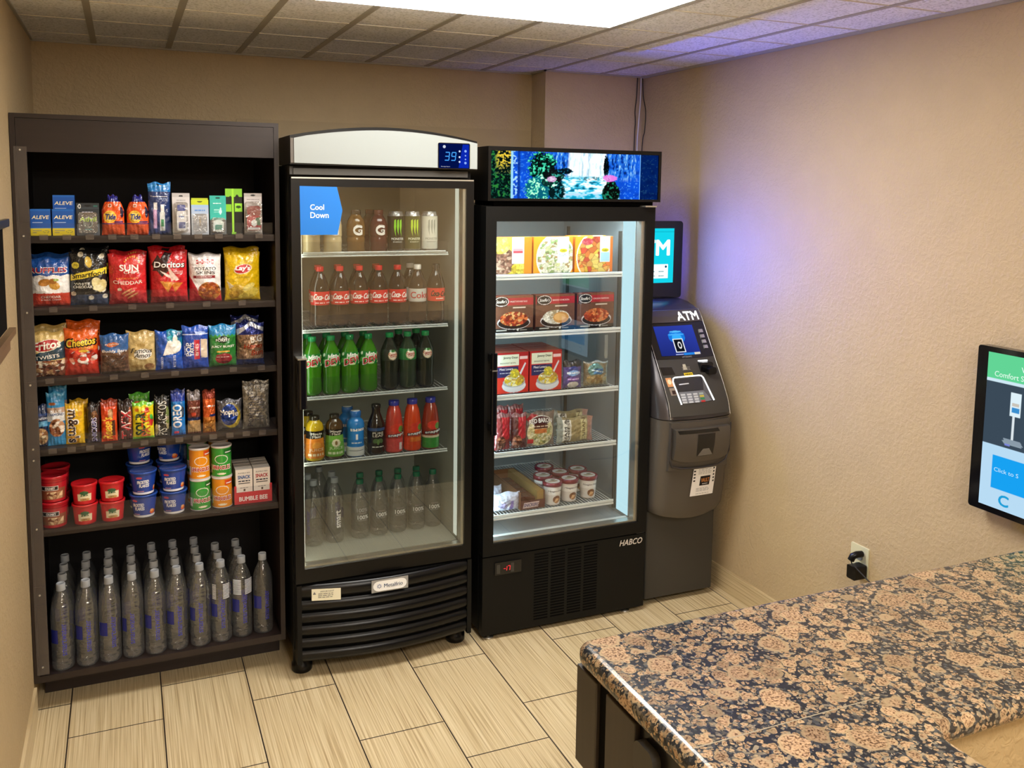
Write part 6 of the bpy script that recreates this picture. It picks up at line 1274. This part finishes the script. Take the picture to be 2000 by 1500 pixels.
def stouf(w, cols, bg, lab, x, group, seed, dome=False):
    h = .150; c = Cv(w, h, '5a3428', .0018)
    c.a *= 1; c.rect(-1, .74, 1, .94, 'a82430').rect(-1, .94, 1, 1, '7a4a34').rect(-1, 0, 1, .10, '1c1614').rect(-1, .1, 1, .74, '6a4434').grain(seed, .12)
    c.rect(-.95, .70, -.28, .98, '3a2420').ell(-.55, .85, .35, .13, 'e8e0dc').ell(-.55, .85, .32, .115, '161012').rect(.0, .66, .62, .69, 'd8c8b8')
    c.ell(.05, .26, .80, .20, 'd8d4d4').ell(.05, .24, .76, .16, '2a1c18').food(.05, .36, .68, .20, cols, .009, seed).rect(-.8, .03, -.3, .07, 'b8b8b0').ell(.25, .05, .05, .03, 'e8e8e0').rect(.35, .03, .7, .06, '9a9a92')
    if dome: c.ell(.3, .34, .40, .16, 'c8904c').ell(.25, .36, .3, .10, 'e0b070')
    return put(carton('frozen_meal_box', w, h, .045, c, [("Stouffer's", -.55, .855, .25, .09, 'f4f0ec', dict(s=.25, b=.02)), (bg, .28, .845, .42, .045, 'f4d8d0', dict(b=.02))], lab, 'frozen meal', group, '4a1c1c', '7a3028'), x, -.545, ZZ[1], 0)
stouf(.186, ['c8502c', 'a83820', 'e8b878', 'd87840', '8a2c18'], 'SPAGHETTI WITH MEAT SAUCE', 'dark red box with spaghetti and meat sauce left on the second freezer shelf', 1.818, hz[1], 3)
stouf(.184, ['f0ece0', 'd8d0bc', 'e8e4d4', 'a89878', 'f4f0e8'], 'BAKED CHICKEN', 'dark red box with baked chicken and white sauce mid on the second freezer shelf', 2.014, hz[1], 5, True)
stouf(.180, ['c8582c', 'b84424', 'd87840', '9a3418', 'e89860'], 'CHICKEN PARMESAN', 'dark red box with pasta in red sauce right on the second freezer shelf', 2.208, hz[1], 7)
def jimmy(x, lab, dz=0, y=-.545):
    w, h = .150, .172; c = Cv(w, h, 'c02c28', .0018).rect(-1, .9, 1, 1, 'a82024').rect(-.88, .68, .40, .95, 'dfe4cc').rect(-.88, .40, .38, .66, '2c2c5c').rect(-1, 0, 1, .38, 'c83424')
    c.ell(.12, .18, .72, .17, 'd8dce0').ell(.12, .26, .68, .12, 'a8acb4').food(.15, .32, .62, .16, ['e8d040', 'd8b830', 'f0e8a0', 'c8a040', 'f4f0d8'], .010, 4).food(.15, .48, .28, .12, ['e8d838', 'd0c030', 'b8b040'], .012, 5).poly([(.55, .45), (.85, .72), (.78, .74), (.45, .48)], 'd8dce4').rect(.45, .83, .95, .90, 'e8c8c8')
    return carton('breakfast_bowl_box', w, h, .048, c, [('Jimmy Dean', -.10, .87, .44, .07, '2a3428', dict(b=.02)), ('BREAKFAST BOWL', -.25, .745, .48, .035, '4a5048', dict(b=.0)), ('Meat Lovers', -.36, .60, .40, .055, 'f0f0f4', dict(b=.03)), ('~', -.40, .50, .34, .025, 'd0d0dc')], lab, 'frozen meal', hz[2], '8a1c1c', '9a4a34')
a = put(jimmy(0, 'red breakfast bowl box with eggs left on the third freezer shelf'), 1.818, -.545, ZZ[2], 0)
dup(a, (1.974, -.545, ZZ[2]), 'red breakfast bowl box with eggs, right of the two in front')
for k in range(3):
    for j in range(2): dup(a, (1.818+.156*j, -.545+.052*(k+1), ZZ[2]), 'red breakfast bowl box %s behind the %s front one' % (['directly', 'second', 'third'][k], ['left', 'right'][j]))
w, h = .092, .120
c = Cv(w, h, '4a3a7c').rect(-1, .78, 1, 1, '14141c').ell(0, .68, .5, .12, '2a3a8a').ell(0, .55, .62, .10, '8ab8f0').rect(-.6, .28, .6, .38, '8a4ab0').ell(0, .12, .6, .12, 'd8d0c4').grain(3, .15)
put(bag('frozen_sandwich_pack', w, h, .034, c, [('~', .0, .56, .7, .12, 'e4f0ff', dict(s=.2, b=.04)), ('~', 0, .33, .6, .07, 'e0c8f4')], 'purple frozen sandwich pack beside the red breakfast boxes', 'frozen sandwich', hz[2], seed=70, back='2a2248'), 2.105, -.535, ZZ[2], 0)
w, h = .118, .108
c = Cv(w, h, '8a7a60').grain(5, .3, .008).ell(-.1, .66, .62, .26, '6a9a98').rect(-.3, .5, .5, .72, '3a78b0').food(0, .28, .85, .2, ['b89858', 'a8824a', 'c8b080', '8a6a3a'], .012, 6).rect(-1, .94, 1, 1, 'b8b8b4')
put(bag('frozen_burger_pack', w, h, .045, c, [('~', .05, .62, .5, .10, 'd8ecf8', dict(b=.02, r=-.2))], 'clear wrapped frozen burger with blue and green label right on the third freezer shelf', 'frozen burger', hz[2], 'foil2', 71), 2.222, -.530, ZZ[2], -.1)
def wrap(x, w, h, base, lab, seed, rz=0, txt=()):
    c = Cv(w, h, base).rect(-.2, .3, .9, .9, 'b8202c').food(-.3, .2, .6, .2, ['7a4a34', '5a2a1c', 'a8684a'], .012, seed).rect(-1, .90, 1, 1, '8a5a5a').grain(seed, .25, .008)
    return put(bag('frozen_burrito_pack', w, h, .036, c, list(txt), lab, 'frozen snack', hz[3], 'foil', seed, '5a2420'), x, -.535, ZZ[3], rz)
wrap(1.780, .074, .158, '7a2c2c', 'dark red frozen snack pack at the left end of the fourth freezer shelf', 72, .05)
wrap(1.856, .072, .152, '5a2a24', 'brown and red frozen snack pack beside the round-labelled one', 73, -.05)
for k in range(2): dup(bpy.data.objects['frozen_burrito_pack'], (1.80+.07*k, -.47, ZZ[3]+.016), 'dark red frozen snack pack in the second row, %s' % ['left', 'right'][k], .1)
w, h = .138, .150
c = Cv(w, h, '7a6a60').grain(6, .2).ell(0, .42, .92, .42, 'd8d0a8').food(0, .40, .86, .38, ['e8e0b8', 'd8c890', 'c8b878', 'e0d8a8', '9a9a60'], .009, 8).poly([(-1, .8), (-.6, .98), (-.2, .9), (-.6, .65)], 'a82c30').ell(0, .74, .72, .15, 'e8e4dc').ell(0, .74, .68, .13, '4a1c20').rect(-.48, .52, .50, .64, '5a2c20').rect(-.45, .38, .45, .50, 'c8743a').rect(-.9, .1, -.5, .22, 'b83030')
put(bag('frozen_pizza_pack', w, h, .026, c, [('RED BARON', 0, .745, .80, .12, 'f0ece8', dict(b=.05, a=-.006)), ('~', .0, .585, .6, .05, 'd8c0a8', dict(s=.1))], 'round cheese pizza pack with dark red name banner on the fourth freezer shelf', 'frozen pizza', hz[3], seed=74, back='8a7a68'), 1.957, -.530, ZZ[3], 0)
w, h = .180, .112
c = Cv(w, h, '8a7c5c').rect(-1, 0, -.72, 1, '8a9088').rect(-.72, .08, -.28, .92, 'dcd8cc').rect(-.28, 0, .28, 1, '9a8a60').rect(.24, .1, .62, .90, 'c8bc88').rect(.66, 0, 1, 1, 'a87868').grain(7, .15)
put(bag('frozen_sandwich_pack', w, h, .040, c, [('HAM &', -.58, .5, .34, .10, '2a2a28', dict(r=PI/2, b=.04)), ('CHEESE', -.44, .5, .38, .10, '2a2a28', dict(r=PI/2, b=.04)), ('CUBAN', .42, .5, .40, .13, '5a4a20', dict(r=PI/2, b=.02))], 'long tan ham sandwich pack right on the fourth freezer shelf', 'frozen sandwich', hz[3], 'foil', 75, '6a5c44'), 2.125, -.530, ZZ[3], 0)
dup(bpy.data.objects['frozen_sandwich_pack.001'], (2.13, -.475, ZZ[3]+.016), 'long tan sandwich pack behind the front one on the fourth freezer shelf')
# lowest shelf
w, h = .130, .078
c = Cv(w, h, 'c8cce0').rect(.1, 0, .4, .6, '8a78c0').food(-.3, .5, .5, .3, ['d8dcec', 'b8bcd8', 'a8a0d0', 'e8e8f0'], .016, 5).grain(8, .2)
put(bag('ice_pop_bag', w, h, .060, c, [], 'white and lilac ice cream wrapper in the front left corner of the lowest freezer shelf', 'ice cream pack', hz[4], 'foil', 76, 'b0b4cc'), 1.805, -.525, ZZ[4], 0)
dup(bpy.data.objects['ice_pop_bag'], (1.775, -.44, ZZ[4]), 'lilac ice cream wrapper behind the front left one', .5)
t = thing('ice_cream_carton', 'open brown ice cream bar carton running back into the lowest freezer shelf', 'ice cream carton', (1.925, -.552, ZZ[4]), 0, hz[4])
m = MB().box(-.062, .052, 0, .002, 0, .038, '5a2a24').box(.050, .052, .002, .34, 0, .075, '6a4028').box(-.064, -.062, 0, .34, 0, .075, '7a5030').box(-.062, .052, .338, .34, 0, .075, '7a5030').box(-.062, .050, .002, .338, 0, .002, '6a4a30').box(.02, .05, .012, .336, .002, .073, 'a08048')
m.shape(flat((0, 0, 0)), [(-.052, .006), (.020, .008), (.026, .032), (-.046, .030)], 'd8c0b8', .0006).text(flat((0, 0, 0)), 'SNICKERS', -.013, .019, .068, .014, '3a2a6a', bold=.04, shear=.1, d=.0012); m.build('tray', 'card', t)
Sb = lambda p, q, d: np.stack([.052+d-.0*p, .17+p+0*q, q+0*p], -1)
for k in range(5):
    ice = MB().rbox(-.055, .015, .02+.055*k, .068+.055*k, .0025, .050, .012, 'x' and '5a3020', axis='y'); o = ice.build('ice_cream_bar', 'foil'); o.location = t.location; tag(o, '%s brown wrapped ice cream bar lying in the open carton' % ['front', 'second', 'middle', 'fourth', 'rear'][k], 'ice cream bar', hz[4])
def cup(lab):
    r0, r1, h = .033, .040, .085; t = thing('ice_cream_cup', lab, 'ice cream cup', (0, 0, 0), 0, hz[4]); rm = .036; cw = 2*PI*rm
    c = Cv(cw, h, 'dcd4cc', .0018).rect(-1, .55, 1, .96, 'efeae4').ell(0, .74, .22, .16, 'f6f2ee').food(.04, .30, .17, .20, ['b07848', 'd8a878', '8a5430', 'e8d8c0'], .012, 4).rect(-1, 0, 1, .04, 'b8a898').rect(.45, .2, .7, .8, 'c8b8a8').rect(-.75, .2, -.5, .8, 'c8b8a8')
    S = lambda p, q, d: np.stack([(r0+(r1-r0)*q/h+d)*np.sin(p/rm), -(r0+(r1-r0)*q/h+d)*np.cos(p/rm), q+0*p], -1)
    m = MB().surf(S, c).lathe([(0, .0006), (r0, .0006)], 20, 'ccc', cap=False); TX(m, S, cw, h, [('Haagen-Dazs', 0, .74, .30, .12, '4a3a3c', dict(s=.2, b=.02))]); m.build('body', 'gloss', t)
    l = MB().lathe([(r1+.001, h-.003), (r1+.004, h-.002), (r1+.004, h+.014), (r1+.001, h+.016), (r1-.003, h+.0155), (r1-.004, h+.013), (0, h+.013)], 28, '7a2434', cap=False)
    ST = lambda p, q, d: np.stack([p+0*q, q+0*p, h+.0135+d+0*p+0*q], -1)
    l.disc(ST, 0, 0, .033, .033, 'ece6e0', .0003, 24).disc(ST, 0, -.004, .024, .010, 'b8a890', .0006, 16).disc(ST, .008, .012, .012, .006, '8a7a60', .0006, 12).build('lid', 'gloss', t); return t
cu_ = cup('ice cream cup with dark red lid, front row left'); put(cu_, 2.030, -.515, ZZ[4], .05)
for n_, x, y in (('front row middle', 2.118, -.500), ('front row right', 2.218, -.490), ('second row left', 2.028, -.420), ('second row middle', 2.120, -.402), ('second row right', 2.216, -.392), ('alone in the third row', 2.088, -.305)):
    dup(cu_, (x, y, ZZ[4]), 'ice cream cup with dark red lid, '+n_, RS(int(x*1000)).uniform(-.1, .1))
MB().box(2.238, 2.254, -.5785, -.5775, 1.165, 1.258).box(2.2395, 2.2525, -.5790, -.5770, 1.155, 1.165).build('price_strip', 'white', fz)
